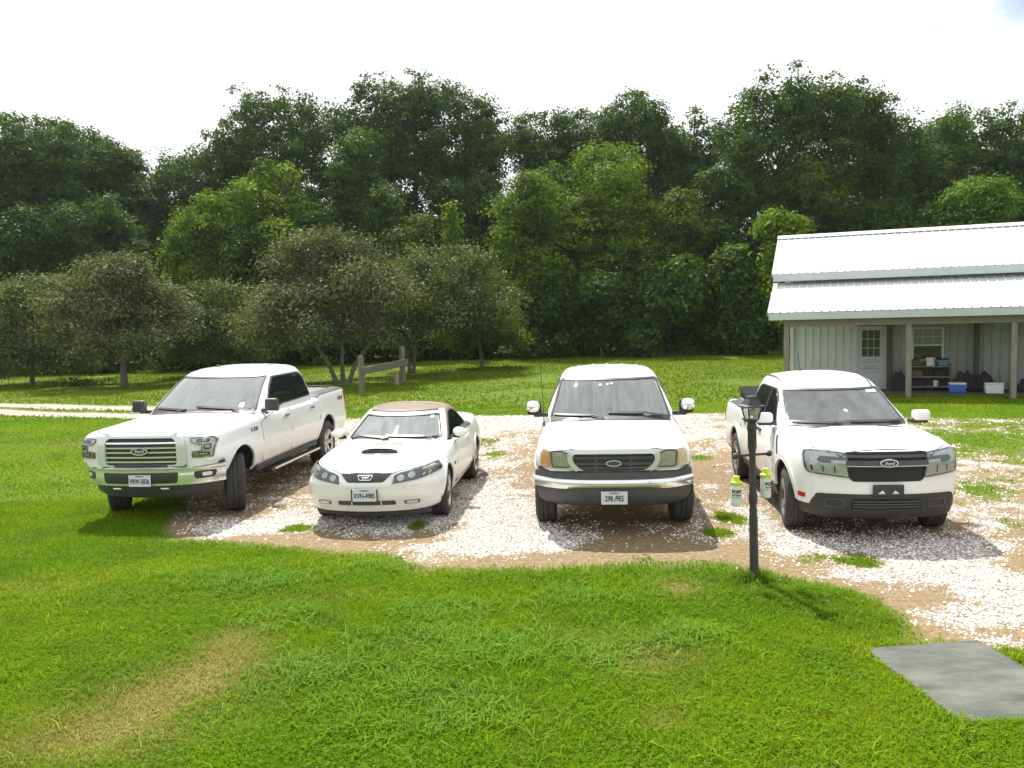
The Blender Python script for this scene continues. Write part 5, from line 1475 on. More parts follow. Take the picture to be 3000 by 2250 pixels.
    def sides(s, v):
        wn_ = fillet([(1.66, 1.115), (3.30, 1.145), (3.32, 1.30), (3.20, 1.52), (3.08, 1.555), (2.28, 1.555), (2.05, 1.44)], .05)
        w = obj('side_window', patch(full, wn_, v, .006, .02, .08), TINT, root)
        obj('window_trim', patch(full, ring_polys(wn_, .016), v, .010, .015, .2), BLK, w)
        obj('pillar_trim', patch(full, [(2.42, 1.13), (2.50, 1.13), (2.50, 1.545), (2.42, 1.545)], v, .012, .02, .2), BLK, w)
        for pl, hx in (([(1.42, .44), (2.44, .44), (2.45, 1.12), (1.62, 1.09), (1.44, 1.05)], 2.28), ([(2.46, .44), (3.30, .44), (3.46, .80), (3.46, 1.12), (2.47, 1.12)], 3.28)):
            d = obj('door', patch(bv, fillet(pl, .05), v, .005, .012, .12), P, root)
            obj('panel_seam', patch(bv, ribbon_polys(fillet(pl, .05), .012, True), v, .004, .01, .3), GAP, d)
            obj('door_handle', patch(bv, fillet([(hx - .10, .985), (hx + .10, .99), (hx + .10, 1.02), (hx - .10, 1.015)], .012), v, .03, .03, .08), BLK, d)
        for cy in (.89, 3.97):
            obj('wheel_arch', patch(bv, arc_band(cy, .40, .417, .485, 5, 175, 22), v, .016, .03, .3), P, root)
        obj('rocker', patch(bv, [(1.33, .29), (3.53, .29), (3.53, .43), (1.33, .43)], v, .010, .03, .2), BLK, root)
        obj('fender_vent', patch(bv, fillet([(1.16, .84), (1.20, .84), (1.33, 1.045), (1.29, 1.06)], .012), v, .008, .02, .08), BLK, root)
        obj('side_reflector', patch(bv, fillet([(.30, .485), (.42, .485), (.42, .54), (.28, .54)], .012), v, .008, .02, .06), REDL, root)
        m = obj('mirror', rbox((s * .975, 1.63, 1.235), (.21, .13, .135), .05, 4), P, root)
        obj('mirror_base', rbox((s * .945, 1.645, 1.168), (.22, .12, .06), .025, 3), BLK, m)
        obj('bed_rail', patch(bv, [(s * .655, 3.64), (s * .845, 3.64), (s * .835, 5.0), (s * .655, 5.0)], 'T', .014, .03, .3), BLK, root)
        obj('taillight', patch(bv, fillet([(4.88, .80), (5.0, .80), (5.0, 1.07), (4.88, 1.07)], .03), v, .008, .02, .1), REDL, root)
        obj('panel_seam', patch(bv, ribbon_polys([(3.58, .46), (3.58, 1.10)], .012), v, .004, .01, .3), GAP, root)
        # head lamp: deep C with three lower bowls
        hl = fillet(mir([(.42, 1.02), (.74, 1.035), (.815, 1.02), (.83, .93), (.815, .82), (.79, .79), (.395, .745), (.41, .86)], s), .03)
        hd = obj('headlight', patch(bv, hl, 'F', .004, .02, .06), REFL, root)
        obj('lamp_edge', patch(bv, ring_polys(hl, .010), 'F', .010, .015, .1), BLK, hd)
        obj('lamp_housing', patch(bv, fillet(mir([(.42, .895), (.69, .91), (.72, .94), (.69, .98), (.42, .97)], s), .03), 'F', .012, .02, .06), DREFL, hd)
        obj('indicator_lens', patch(bv, fillet(mir([(.43, .90), (.58, .905), (.58, .94), (.43, .935)], s), .01), 'F', .018, .02, .06), REFL, hd)
        for a, b in ((.43, .53), (.55, .645), (.665, .75)):
            obj('lamp_bowl', patch(bv, fillet(mir([(a, .775 + (a - .4) * .12), (b, .775 + (b - .4) * .12), (b + .01, .875), (a, .865)], s), .015), 'F', .014, .02, .06), REFL, hd)
            obj('lamp_divider', patch(bv, mir([(b + .004, .78 + (b - .4) * .12), (b + .016, .78 + (b - .4) * .12), (b + .024, .875), (b + .012, .875)], s), 'F', .016, .02, .06), DREFL, hd)
        obj('lens', patch(bv, hl, 'F', .024, .004, .06), LENS, hd)
        for y in (.89, 3.97): make_wheel(root, s * .80, y, .363, .235, .225, 5, s, R(-7) if y < 2 else 0, ALLOY, .052, twin=True)
    both(sides)
    go = fillet([(-.43, 1.03), (.43, 1.03), (.425, .86), (.40, .74), (.36, .705), (-.36, .705), (-.40, .74), (-.425, .86)], .03)
    g = obj('grille', patch(bv, go, 'F', .006, .02, .06), GRMESH, root)
    obj('grille_bar', patch(bv, [(-.435, .965), (.435, .965), (.43, .995), (-.43, .995)], 'F', .018, .03, .07), GREYPL, g)
    obj('grille_bar', patch(bv, [(-.43, .885), (.43, .885), (.435, .935), (-.435, .935)], 'F', .030, .04, .07), GREYPL, g)
    obj('grille_bar', patch(bv, [(-.43, .875), (.43, .875), (.43, .884), (-.43, .884)], 'F', .034, .04, .07), SILVER, g)
    oval(bv, g, 0, .912, .095, .04, BLK, SILVER, 'Ford', off=.05)
    # black lower bumper with slots, plate bracket
    lo = fillet([(-.75, .33), (.75, .33), (.775, .44), (.73, .565), (-.73, .565), (-.775, .44)], .03)
    b = obj('bumper', patch(bv, lo, 'F', .012, .04, .07), BLK, root)
    sl = obj('lower_intake', patch(bv, fillet([(-.38, .40), (.38, .40), (.37, .515), (-.37, .515)], .02), 'F', .016, .02, .08), WELL, b)
    for z in (.425, .455, .485): obj('intake_bar', patch(bv, [(-.36, z - .006), (.36, z - .006), (.36, z + .006), (-.36, z + .006)], 'F', .026, .02, .1), GREYPL, sl)
    for s in (1, -1): obj('fog_bezel', patch(bv, ring_polys(fillet(mir([(.45, .41), (.64, .42), (.64, .51), (.44, .515)], s), .02), .012), 'F', .020, .02, .08), GREYPL, b)
    br = obj('plate_bracket', rbox((0, .0, .615), (.325, .03, .125), .012), BLK, root)
    for x in (-.075, .075):
        bm = bmesh.new(); vs = [bm.verts.new((x + a, -.018, .595 + c)) for a, c in ((-.04, -.015), (.035, -.015), (.01 if x < 0 else -.01, .025))]
        ex = bmesh.ops.extrude_face_region(bm, geom=[bm.faces.new(vs)])
        bmesh.ops.translate(bm, vec=(0, .008, 0), verts=[q for q in ex['geom'] if isinstance(q, bmesh.types.BMVert)])
        bmesh.ops.recalc_face_normals(bm, faces=bm.faces)
        obj('bracket_hole', bm, PLATE, br)
    # folded bed cover standing behind the cab
    tc = obj('bed_cover', rbox((0, 4.25, 1.31), (1.50, .50, .05), .015, 2, Matrix.Rotation(R(16), 3, 'X')), DARKCOVER, root)
    obj('bed_cover_panel', rbox((0, 4.2, 1.25), (1.50, .52, .045), .015, 2, Matrix.Rotation(R(6), 3, 'X')), DARKCOVER, tc)
    obj('tailgate', patch(bv, fillet([(-.72, .62), (.72, .62), (.72, 1.10), (-.72, 1.10)], .05), 'B', .012, .03, .2), P, root)
    cap_thing(root, (.02, 1.60, 1.213), 'white cap lying on the dashboard of the compact pickup beside the lamp post', .1)
    return root
DARKCOVER = pmat('bed_cover_vinyl', (.030, .031, .033), .95, spec=.05)
GRMESH = pmat('grille_mesh', (0.018, 0.019, 0.021), 0.55, bump=1.0, bscale=120)
build_compact_truck()
# ================================================================== lamp post, fly traps, old fence frame
IRON = pmat('black_painted_post', (.022, .024, .026), .5, var2=(.045, .047, .05), scale=10, bump=.2, bscale=30)
LGLASS = glass_mat('lantern_glass', (.80, .82, .80), .06, .15, dust=.35, dustcol=(.5, .52, .5), stretch=(3, 3, 3))
LIME = pmat('lime_plastic', (.52, .66, .02), .45)
MILK = pmat('milky_plastic', (.66, .70, .66), .35, var2=(.56, .61, .57), scale=9)
INK = pmat('black_ink', (.02, .03, .03), .6)
lp = ground_pt(2210, 1700)
lean = (R(1.0), R(-1.6))
post = empty('lamp_post', lp, 0, 'black turned lamp post with a small lantern head and cross bar on the lawn', 'lamp post')
post.rotation_euler = (R(.5), R(-1.0), R(12))
obj('pole', lathe(bmesh.new(), [(-.05, .043), (.62, .041), (.66, .036), (.70, .039), (.74, .030), (.78, .041), (.83, .043), (.88, .034), (.90, .036), (.93, .033), (1.14, .032), (1.20, .030), (1.26, .032), (1.29, .038), (1.305, .042), (1.47, .042), (1.485, .048), (1.505, .048), (1.54, .042), (1.555, .043), (1.56, .046)], 'Z', 20), IRON, post, ang=45)
obj('ladder_bar', lathe(bmesh.new(), [(-.205, .006), (-.195, .026), (-.175, .032), (-.155, .026), (-.145, .013), (.145, .013), (.155, .026), (.175, .032), (.195, .026), (.205, .006)], 'X', 14, (0, 0, 1.235)), IRON, post, ang=60)
Z0 = 1.56
obj('lantern_base', lathe(bmesh.new(), [(Z0 - .01, .048), (Z0 + .012, .058), (Z0 + .02, .058)], 'Z', 4, ang0=R(45)), IRON, post, ang=20)
lan = obj('lantern_glass', lathe(bmesh.new(), [(Z0 + .02, .062), (Z0 + .14, .098)], 'Z', 4, ang0=R(45)), LGLASS, post, ang=20)
for k in range(4):
    t = R(45) + k * math.pi / 2
    bm = bmesh.new()
    tube(bm, [(.064 * math.cos(t), .064 * math.sin(t), Z0 + .015), (.101 * math.cos(t), .101 * math.sin(t), Z0 + .143)], .007, 6)
    obj('lantern_bar', bm, IRON, post)
obj('lantern_hood', lathe(bmesh.new(), [(Z0 + .138, .138), (Z0 + .15, .140), (Z0 + .162, .100), (Z0 + .19, .077), (Z0 + .215, .060), (Z0 + .222, .060), (Z0 + .24, .055), (Z0 + .244, .02)], 'Z', 4, ang0=R(45)), IRON, post, ang=20)
bm = bmesh.new(); bmesh.ops.create_uvsphere(bm, u_segments=16, v_segments=10, radius=.034)
obj('bulb', bm, pmat('frosted_bulb', (.55, .55, .52), .4), post, loc=(0, 0, Z0 + .085))
bpy.context.view_layer.update()
PM = post.matrix_basis
def fly_trap(x, z, rz, label, wire=.16):
    top = PM @ Vector((x, 0, 1.227))
    e = empty('fly_trap', top - Vector((0, 0, wire + .30)), rz, label, 'fly trap', 'fly traps hanging from the lamp post bar')
    h = .225
    obj('bottle', lathe(bmesh.new(), [(0, .040), (.006, .048), (.02, .050), (.19, .050), (.205, .046), (.215, .038)], 'Z', 26), MILK, e, ang=50)
    obj('cap', lathe(bmesh.new(), [(.200, .051), (.204, .054), (.228, .054), (.234, .047), (.240, .034), (.252, .030), (.278, .032), (.284, .030), (.286, .01)], 'Z', 24), LIME, e, ang=40)
    bm = bmesh.new(); tube(bm, [(0, 0, .28), (.004, 0, .33), (-.003, 0, .30 + wire * .7), (0, 0, .30 + wire), (.0, .02, .30 + wire + .022), (0, .035, .30 + wire)], .0022, 5)
    obj('wire', bm, FASC, e)
    def wrap(t, size, zc, bold=.002, sx=1.0):
        cu = bpy.data.curves.new('t', 'FONT'); cu.body = t; cu.size = size; cu.align_x = 'CENTER'; cu.align_y = 'CENTER'; cu.offset = bold; cu.extrude = .0012; cu.resolution_u = 3
        o_ = bpy.data.objects.new('t', cu); COL.objects.link(o_)
        dg = bpy.context.evaluated_depsgraph_get(); dg.update(); me = bpy.data.meshes.new_from_object(o_.evaluated_get(dg))
        bpy.data.objects.remove(o_); bpy.data.curves.remove(cu)
        bm = bmesh.new(); bm.from_mesh(me); bpy.data.meshes.remove(me)
        bmesh.ops.triangulate(bm, faces=bm.faces[:])
        for k in range(-20, 21): bmesh.ops.bisect_plane(bm, geom=bm.verts[:] + bm.edges[:] + bm.faces[:], plane_co=(k * .005, 0, 0), plane_no=(1, 0, 0), dist=1e-6)
        for v in bm.verts:
            a = v.co.x * sx / .050; r = .0508 + v.co.z
            v.co = Vector((r * math.sin(a), -r * math.cos(a), zc + v.co.y))
        obj('lettering', bm, INK, e)
    wrap('POP!', .046, .138, .0022)
    wrap('FLY TRAP', .021, .104, .0010)
    obj('label_line', lathe(bmesh.new(), [(.080, .0505), (.080, .0512), (.083, .0512), (.083, .0505)], 'Z', 26), INK, e)
    return e
fly_trap(-.168, 0, R(-14), 'milky fly trap bottle with lime cap hanging left of the lamp post', .17)
fly_trap(.140, 0, R(32), 'milky fly trap bottle with lime cap hanging right of the lamp post', .12)
# wooden end frame of an old fence
f1, f2 = ground_pt(1061, 1156), ground_pt(1181, 1122)
d = f2 - f1
fr = empty('fence', f1, math.atan2(d.y, d.x), 'weathered two-post wooden fence section with one wide rail on the field', 'fence')
FW = pmat('grey_weathered_wood', (.20, .18, .14), .9, var2=(.11, .10, .08), scale=7, stretch=(5, 5, .6), bump=.4)
ln = d.length
obj('post', lathe(bmesh.new(), [(-.1, .105), (1.34, .10), (1.39, .09), (1.40, .02)], 'Z', 14), FW, fr)
obj('post', lathe(bmesh.new(), [(-.1, .125), (1.50, .12), (1.55, .10), (1.56, .02)], 'Z', 14), FW, fr, loc=(ln, 0, 0))
obj('rail', rbox((ln / 2 + .05, -.13, .86), (ln + .55, .06, .27), .012), FW, fr)
bm = bmesh.new(); tube(bm, [(.2, -.17, .98), (ln * .3, -.175, 1.0), (ln * .55, -.17, .985), (ln * .8, -.175, 1.01), (ln, -.17, .99)], .008, 5)
obj('wire', bm, FASC, fr)
for nm_, px, py, h_, r_, lb in (('stump', 1163, 1128, .55, .09, 'short pale stump post beside the far fence post'),):
    g = ground_pt(px, py); s_ = obj(nm_, lathe(bmesh.new(), [(-.05, r_ * 1.1), (h_ * .9, r_), (h_, r_ * .8), (h_ + .01, .02)], 'Z', 12), pmat('pale_wood', (.33, .24, .15), .9, var=.3), None, loc=g); tag(s_, lb, 'stump')
# ================================================================== trees
def leaf_mat(name, trans):
    m, nt, b = new_mat(name)
    at = nt.nodes.new('ShaderNodeAttribute'); at.attribute_name = 'Col'
    nt.links.new(at.outputs['Color'], b.inputs['Base Color']); b.inputs['Roughness'].default_value = .55; b.inputs['Specular IOR Level'].default_value = .07
    tr = nt.nodes.new('ShaderNodeBsdfTranslucent')
    mu = nt.nodes.new('ShaderNodeMixRGB'); mu.blend_type = 'MULTIPLY'; mu.inputs['Fac'].default_value = 1; mu.inputs['Color2'].default_value = (1.35, 1.25, .55, 1)
    nt.links.new(at.outputs['Color'], mu.inputs['Color1']); nt.links.new(mu.outputs[0], tr.inputs['Color'])
    mx = nt.nodes.new('ShaderNodeMixShader'); mx.inputs[0].default_value = trans
    nt.links.new(b.outputs[0], mx.inputs[1]); nt.links.new(tr.outputs[0], mx.inputs[2])
    nt.links.new(mx.outputs[0], nt.nodes['Material Output'].inputs['Surface'])
    return m
LEAF = leaf_mat('foliage', .36)
LEAF_D = leaf_mat('dull_foliage', .22)
BARK = pmat('bark', (.10, .085, .065), .95, var=.45, scale=9, stretch=(4, 4, .7), bump=.5, bscale=18)
PBARK = pmat('pale_bark', (.16, .15, .12), .95, var=.45, scale=8, stretch=(4, 4, .7), bump=.5, bscale=18)
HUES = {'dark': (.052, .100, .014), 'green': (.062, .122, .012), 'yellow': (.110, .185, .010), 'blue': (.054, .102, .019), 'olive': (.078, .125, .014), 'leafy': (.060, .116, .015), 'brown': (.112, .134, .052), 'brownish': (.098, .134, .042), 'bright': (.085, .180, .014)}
trng = np.random.default_rng(21)
def leaf_cloud(lobes, nleaf, leaf, hue, clump=26, spread=.42, up=.55, droop=0.0, shell=.55, jit=.16):
    """lobes: array (x, y, z, rx, ry, rz). leaves grow in sprays spread through the lobes"""
    Lb = np.array(lobes)
    wts = (Lb[:, 3] * Lb[:, 5]); wts = wts / wts.sum()
    nc = max(8, nleaf // clump)
    li = trng.choice(len(Lb), nc, p=wts)
    d = trng.normal(0, 1, (nc, 3)); d /= np.linalg.norm(d, axis=1)[:, None]
    r = shell + (1.04 - shell) * trng.uniform(0, 1, nc) ** .6
    c = Lb[li, :3] + d * r[:, None] * Lb[li, 3:]
    n = nc * clump
    ci = np.repeat(np.arange(nc), clump)
    p = c[ci] + trng.normal(0, 1, (n, 3)) * np.array([spread, spread, spread * .55]) * trng.uniform(.6, 1.3, (nc, 1))[ci]
    out = d[ci]
    nr = trng.normal(0, .42, (n, 3)) + out * .85 + np.array([0, 0, up])
    nr /= np.linalg.norm(nr, axis=1)[:, None]
    ax = trng.normal(0, 1, (n, 3)) + out * .7 - np.array([0, 0, .45 + droop])
    ax -= nr * (ax * nr).sum(1)[:, None]; ax /= np.linalg.norm(ax, axis=1)[:, None] + 1e-6
    sd = np.cross(nr, ax)
    l = leaf * trng.uniform(.6, 1.25, n)[:, None]
    wv = l * trng.uniform(.26, .36, n)[:, None]
    V = np.stack([p, p + ax * l * .5 + sd * wv + nr * l * .05, p + ax * l - nr * l * .10, p + ax * l * .5 - sd * wv + nr * l * .05], 1)
    F = (np.array([(0, 1, 2), (0, 2, 3)])[None] + (np.arange(n) * 4)[:, None, None]).reshape(-1, 3)
    h = np.array(hue)
    cl = trng.normal(1, jit, (nc, 1))[ci] * trng.normal(1, .13, (n, 1))
    warm = trng.normal(0, 1, (nc, 1))[ci] * .12
    C = h * cl * np.concatenate([1 + warm, 1 + warm * .35, 1 - warm * .5], 1)
    C = np.clip(C, .004, .5)
    return V.reshape(-1, 3), F, np.repeat(C, 4, 0)
def lobes_for(w, zb, zt, kind, seed, dz=1.0):
    r_ = np.random.default_rng(seed)
    H = zt - zb
    out = []
    if kind == 'point':
        n = 30
        for k in range(n):
            t = (k + .5) / n
            rad = w * (1 - t) ** .80
            a = k * 2.4 + r_.uniform(-.5, .5)
            rr = max(.13 * w, rad * r_.uniform(.42, .60))
            out.append((math.cos(a) * rad * .58, math.sin(a) * rad * .58, zb + H * (.02 + .95 * t), rr, rr, rr * 1.1))
    elif kind == 'round':
        for k in range(26):
            t = r_.uniform(.02, .93) if k > 4 else .90 - .06 * k
            prof = math.sqrt(max(.05, 1 - ((t - .40) / .62) ** 2)) if t > .4 else .93 + .07 * t / .4
            a = k * 2.4 + r_.uniform(-.4, .4); q = math.sqrt(r_.uniform(.15, 1)) * .76
            rr = w * r_.uniform(.24, .40)
            out.append((math.cos(a) * w * prof * q, math.sin(a) * w * prof * q, zb + H * t * .97, rr, rr, rr * r_.uniform(.75, 1.0)))
        out.append((0, 0, zb + H * .42, w * .6, w * .6, H * .40))
    elif kind == 'umbrella':
        for k in range(44):
            a = k * 2.4; q = math.sqrt((k + .5) / 44) * r_.uniform(.78, 1.0)
            top = .93 - .48 * q ** 2.4
            t = top * r_.uniform(.20, .97)
            rr = w * r_.uniform(.12, .24)
            out.append((math.cos(a) * w * q, math.sin(a) * w * q, zb + H * t, rr, rr, min(rr * .8, H * .24)))
        for k in range(26):                             # long loose shoots above the crown
            a = k * 2.4 + r_.uniform(-.4, .4); q = r_.uniform(.15, .95)
            top = .93 - .50 * q ** 2.4
            out.append((math.cos(a) * w * q, math.sin(a) * w * q, zb + H * top * .98, w * .07, w * .07, H * r_.uniform(.05, .11)))
    elif kind == 'bush':
        for k in range(10):
            a = r_.uniform(0, 6.28); q = r_.uniform(.1, .75); rr = w * r_.uniform(.3, .45)
            out.append((math.cos(a) * w * q, math.sin(a) * w * q, zb + H * r_.uniform(.15, .82), rr, rr, H * .22))
    return out
def trunk_mesh(h, r0, lobes, seed, nb=7, stems=1, spreadx=0.0, tip=.02):
    r_ = random.Random(seed)
    bm = bmesh.new()
    for s in range(stems):
        dx = (s - (stems - 1) / 2) * spreadx
        ca = r_.uniform(-.3, .3)
        pts = [Vector((dx * .12, 0, -.2)), Vector((dx * .35 + ca * .1, r_.uniform(-.1, .1), h * .35)), Vector((dx * .75 + ca * .3, r_.uniform(-.2, .2), h * .72)), Vector((dx * 1.1 + ca * .2, 0, h))]
        rr = r0 / math.sqrt(stems)
        tube(bm, pts, [rr * 1.25, rr * .95, rr * .75, rr * .5], 9)
        for b_ in r_.sample(list(lobes), min(nb, len(lobes))):
            t = r_.uniform(.55, 1.0)
            base = pts[2].lerp(pts[3], (t - .5) * 2) if t > .5 else pts[1].lerp(pts[2], t * 2)
            e = Vector(b_[:3])
            mid = base.lerp(e, .5) + Vector((r_.uniform(-.2, .2), r_.uniform(-.2, .2), .25))
            q = rr * .45
            tube(bm, [base, mid, e], [q, q * .6, tip], 6)
            for _ in range(2):
                e2 = e + Vector((r_.uniform(-1, 1) * b_[3], r_.uniform(-1, 1) * b_[4], r_.uniform(-.3, .9) * b_[5]))
                tube(bm, [mid.lerp(e, .6), mid.lerp(e2, .75), e2], [q * .45, q * .3, tip * .7], 5)
    return bm
def tree(name, cx, top, hw, bot, Y, kind, hue, seed, label, cat='tree', group=None, n=13000, leaf=.30, base=None, trunk=.22, mat=None, bark=None, **kw):
    pt = at_depth(cx * K, top * K, Y); pb = at_depth(cx * K, bot * K, Y)
    w = hw * K * Y / FPX
    bx = at_depth((base or cx) * K, bot * K, Y).x
    zb = max(pb.z, .2)
    spread = kw.pop('spread', .34)
    zt = pt.z - spread * .6
    lob = lobes_for(w * .92, zb, zt, kind, seed)
    off = pt.x - bx
    lob = [(l[0] + off,) + tuple(l[1:]) for l in lob]
    root = empty(name, (bx, Y, 0), 0, label, cat, group)
    stems = kw.pop('stems', 1); sx = kw.pop('spreadx', 0.0); nb = kw.pop('nb', 7)
    hue_ = HUES[hue] if isinstance(hue, str) else hue
    V, F, C = leaf_cloud(lob, n, leaf, hue_, spread=spread, **kw)
    c = mesh_np('crown', V, F, mat or LEAF, C); c.parent = root
    th = zb + (zt - zb) * (.55 if kind != 'umbrella' else .22)
    t = obj('trunk', trunk_mesh(th, trunk, lob, seed, nb=nb, stems=stems, spreadx=sx), bark or BARK, root)
    return root
SKYLINE = [(-80, 300), (0, 285), (40, 262), (85, 252), (130, 262), (165, 285), (200, 288), (240, 305), (265, 310), (290, 330), (305, 365), (325, 395), (345, 360), (370, 325), (400, 340), (415, 325), (440, 330), (470, 290), (520, 225), (545, 200), (600, 195), (650, 195), (690, 215), (740, 235), (765, 225), (775, 180), (800, 160), (840, 170), (860, 200), (880, 170), (920, 170), (960, 185), (1000, 190), (1050, 215), (1080, 240), (1100, 270), (1125, 250), (1145, 242), (1170, 252), (1200, 250), (1235, 230), (1260, 230), (1280, 250), (1320, 230), (1345, 205), (1370, 193), (1400, 215), (1430, 250), (1450, 270), (1480, 275), (1500, 252), (1520, 272), (1545, 282), (1575, 245), (1600, 215), (1620, 185), (1660, 165), (1700, 168), (1730, 185), (1750, 200), (1765, 180), (1800, 172), (1850, 180), (1880, 200), (1920, 240), (1960, 260), (1980, 290), (2000, 270), (2020, 258), (2060, 245), (2110, 240), (2160, 235), (2180, 265), (2212, 250), (2300, 250)]
def tall_tree(cx, hw, Y, hue, seed, label):
    # height of each part of the crown read off the photo's skyline, the crown itself built round its trunk in depth
    r_ = np.random.default_rng(seed)
    sx, sy = np.array(SKYLINE)[:, 0], np.array(SKYLINE)[:, 1]
    m = K * Y / FPX
    bx = at_depth(cx * K, 600 * K, Y).x
    lob = []
    def put(px, py, rr, sq=1.0):
        q = at_depth(px * K, (py + rr) * K, Y)
        w = rr * m
        lob.append((q.x - bx, r_.uniform(-.5, .5) * hw * m * 1.3, q.z, w, w, w * sq))
    x = cx - hw
    while x < cx + hw:                                  # the ragged outline
        y = float(np.interp(x, sx, sy))
        put(x, y + r_.uniform(-7, 9), r_.uniform(7, 15), r_.uniform(1.0, 2.0)); put(x + r_.uniform(-8, 8), y + r_.uniform(8, 26), r_.uniform(16, 28))
        x += r_.uniform(9, 17)
    n = int(hw * 1.0)
    for k in range(n):                                  # the body of the crown
        px = cx + r_.uniform(-1, 1) * hw * .92
        top = float(np.interp(px, sx, sy))
        put(px, top + 25 + (520 - top) * r_.uniform(0, 1) ** 1.15, r_.uniform(24, 42), r_.uniform(.7, 1.0))
    root = empty('woodland_tree', (bx, Y, 0), 0, label, 'tree', WOOD)
    V, F, C = leaf_cloud(lob, int(9000 + hw * 310), .25, HUES[hue], clump=30, spread=.30, shell=.45, jit=.2)
    c = mesh_np('crown', V, F, LEAF, C); c.parent = root
    h = max(l[2] for l in lob) * .72
    obj('trunk', trunk_mesh(h, .26, lob, seed, nb=9), BARK, root)
WOOD = 'trees along the edge of the wood'
BACK = [  # cx, top, half width, bottom, Y, kind, hue, label
 (85, 252, 108, 640, 60, 'round', 'blue', 'broad blue-green tree whose domed crown tops the far left of the wood'),
 (182, 287, 72, 640, 64, 'point', 'blue', 'pointed bluish tree just right of the domed crown at the far left'),
 (252, 302, 58, 640, 66, 'point', 'blue', 'slim hazy tree on the right shoulder of the left group'),
 (-5, 290, 70, 640, 62, 'round', 'blue', 'tree cut off by the left edge of the photo'),
 (302, 392, 48, 640, 64, 'point', 'blue', 'low pointed tree at the foot of the sky gap on the left'),
 (372, 324, 46, 640, 67, 'point', 'blue', 'small spire-like tree standing in the sky gap left of centre'),
 (470, 292, 62, 640, 64, 'point', 'dark', 'tree on the left slope of the big central crown'),
 (618, 195, 108, 640, 63, 'round', 'dark', 'big broad dark tree left of the tallest twin spires'),
 (812, 158, 58, 640, 65, 'point', 'blue', 'tallest narrow spire of the central wood'),
 (905, 170, 62, 640, 67, 'round', 'dark', 'airy tall tree with sky showing through, right of the tallest spire'),
 (1008, 205, 80, 640, 66, 'round', 'dark', 'tall tree sloping down to the notch right of the centre spires'),
 (1165, 243, 58, 640, 67, 'point', 'dark', 'tree with twin tufted tips in the notch of the treeline'),
 (1268, 232, 62, 640, 67, 'point', 'dark', 'tufted dark tree just left of the pointed tree above the old pickup'),
 (1370, 192, 72, 640, 65, 'point', 'blue', 'pointed dark tree rising above the old pickup'),
 (1502, 252, 46, 640, 67, 'point', 'blue', 'small pointed tree in the dip left of the big right-hand crown'),
 (1440, 300, 60, 640, 66, 'round', 'dark', 'dark filler tree between the pointed tree and the small spire'),
 (1682, 163, 100, 640, 60, 'round', 'dark', 'left half of the big double crown above the barn'),
 (1815, 170, 84, 640, 61, 'round', 'dark', 'right half of the big double crown above the barn'),
 (1918, 236, 68, 640, 62, 'round', 'blue', 'tree stepping down right of the big double crown'),
 (2122, 238, 98, 640, 62, 'round', 'leafy', 'broad leafy tree above the right end of the barn roof'),
 (2022, 257, 28, 640, 66, 'point', 'blue', 'thin spire in the gap above the barn roof'),
 (2218, 258, 66, 640, 60, 'round', 'blue', 'tree cut off by the right edge of the photo'),
]
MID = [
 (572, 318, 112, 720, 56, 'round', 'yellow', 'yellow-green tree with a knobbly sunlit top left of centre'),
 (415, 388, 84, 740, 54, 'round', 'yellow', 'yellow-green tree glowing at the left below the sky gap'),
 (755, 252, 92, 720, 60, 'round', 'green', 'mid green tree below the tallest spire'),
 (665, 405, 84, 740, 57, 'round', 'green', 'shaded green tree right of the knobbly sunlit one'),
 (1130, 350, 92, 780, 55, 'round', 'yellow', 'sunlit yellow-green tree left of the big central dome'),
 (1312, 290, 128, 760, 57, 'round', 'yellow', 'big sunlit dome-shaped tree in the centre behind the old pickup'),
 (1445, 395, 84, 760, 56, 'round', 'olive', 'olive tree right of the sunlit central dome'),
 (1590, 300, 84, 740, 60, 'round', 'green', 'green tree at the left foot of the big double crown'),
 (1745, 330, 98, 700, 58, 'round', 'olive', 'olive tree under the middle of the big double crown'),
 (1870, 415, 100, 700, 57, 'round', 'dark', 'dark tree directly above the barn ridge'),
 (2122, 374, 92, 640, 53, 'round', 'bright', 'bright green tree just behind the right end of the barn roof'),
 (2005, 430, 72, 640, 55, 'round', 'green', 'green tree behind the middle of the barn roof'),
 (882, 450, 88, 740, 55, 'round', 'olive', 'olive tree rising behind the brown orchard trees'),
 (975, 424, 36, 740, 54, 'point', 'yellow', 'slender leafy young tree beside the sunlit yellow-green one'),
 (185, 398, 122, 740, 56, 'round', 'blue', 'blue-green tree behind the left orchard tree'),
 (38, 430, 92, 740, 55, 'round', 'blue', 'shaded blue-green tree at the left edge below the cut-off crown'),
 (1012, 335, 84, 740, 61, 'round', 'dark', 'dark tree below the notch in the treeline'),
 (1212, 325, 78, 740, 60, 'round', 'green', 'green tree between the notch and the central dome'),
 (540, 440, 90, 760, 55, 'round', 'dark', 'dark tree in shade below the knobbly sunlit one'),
 (800, 380, 90, 760, 57, 'round', 'dark', 'dark tree in shade right of centre behind the orchard'),
]
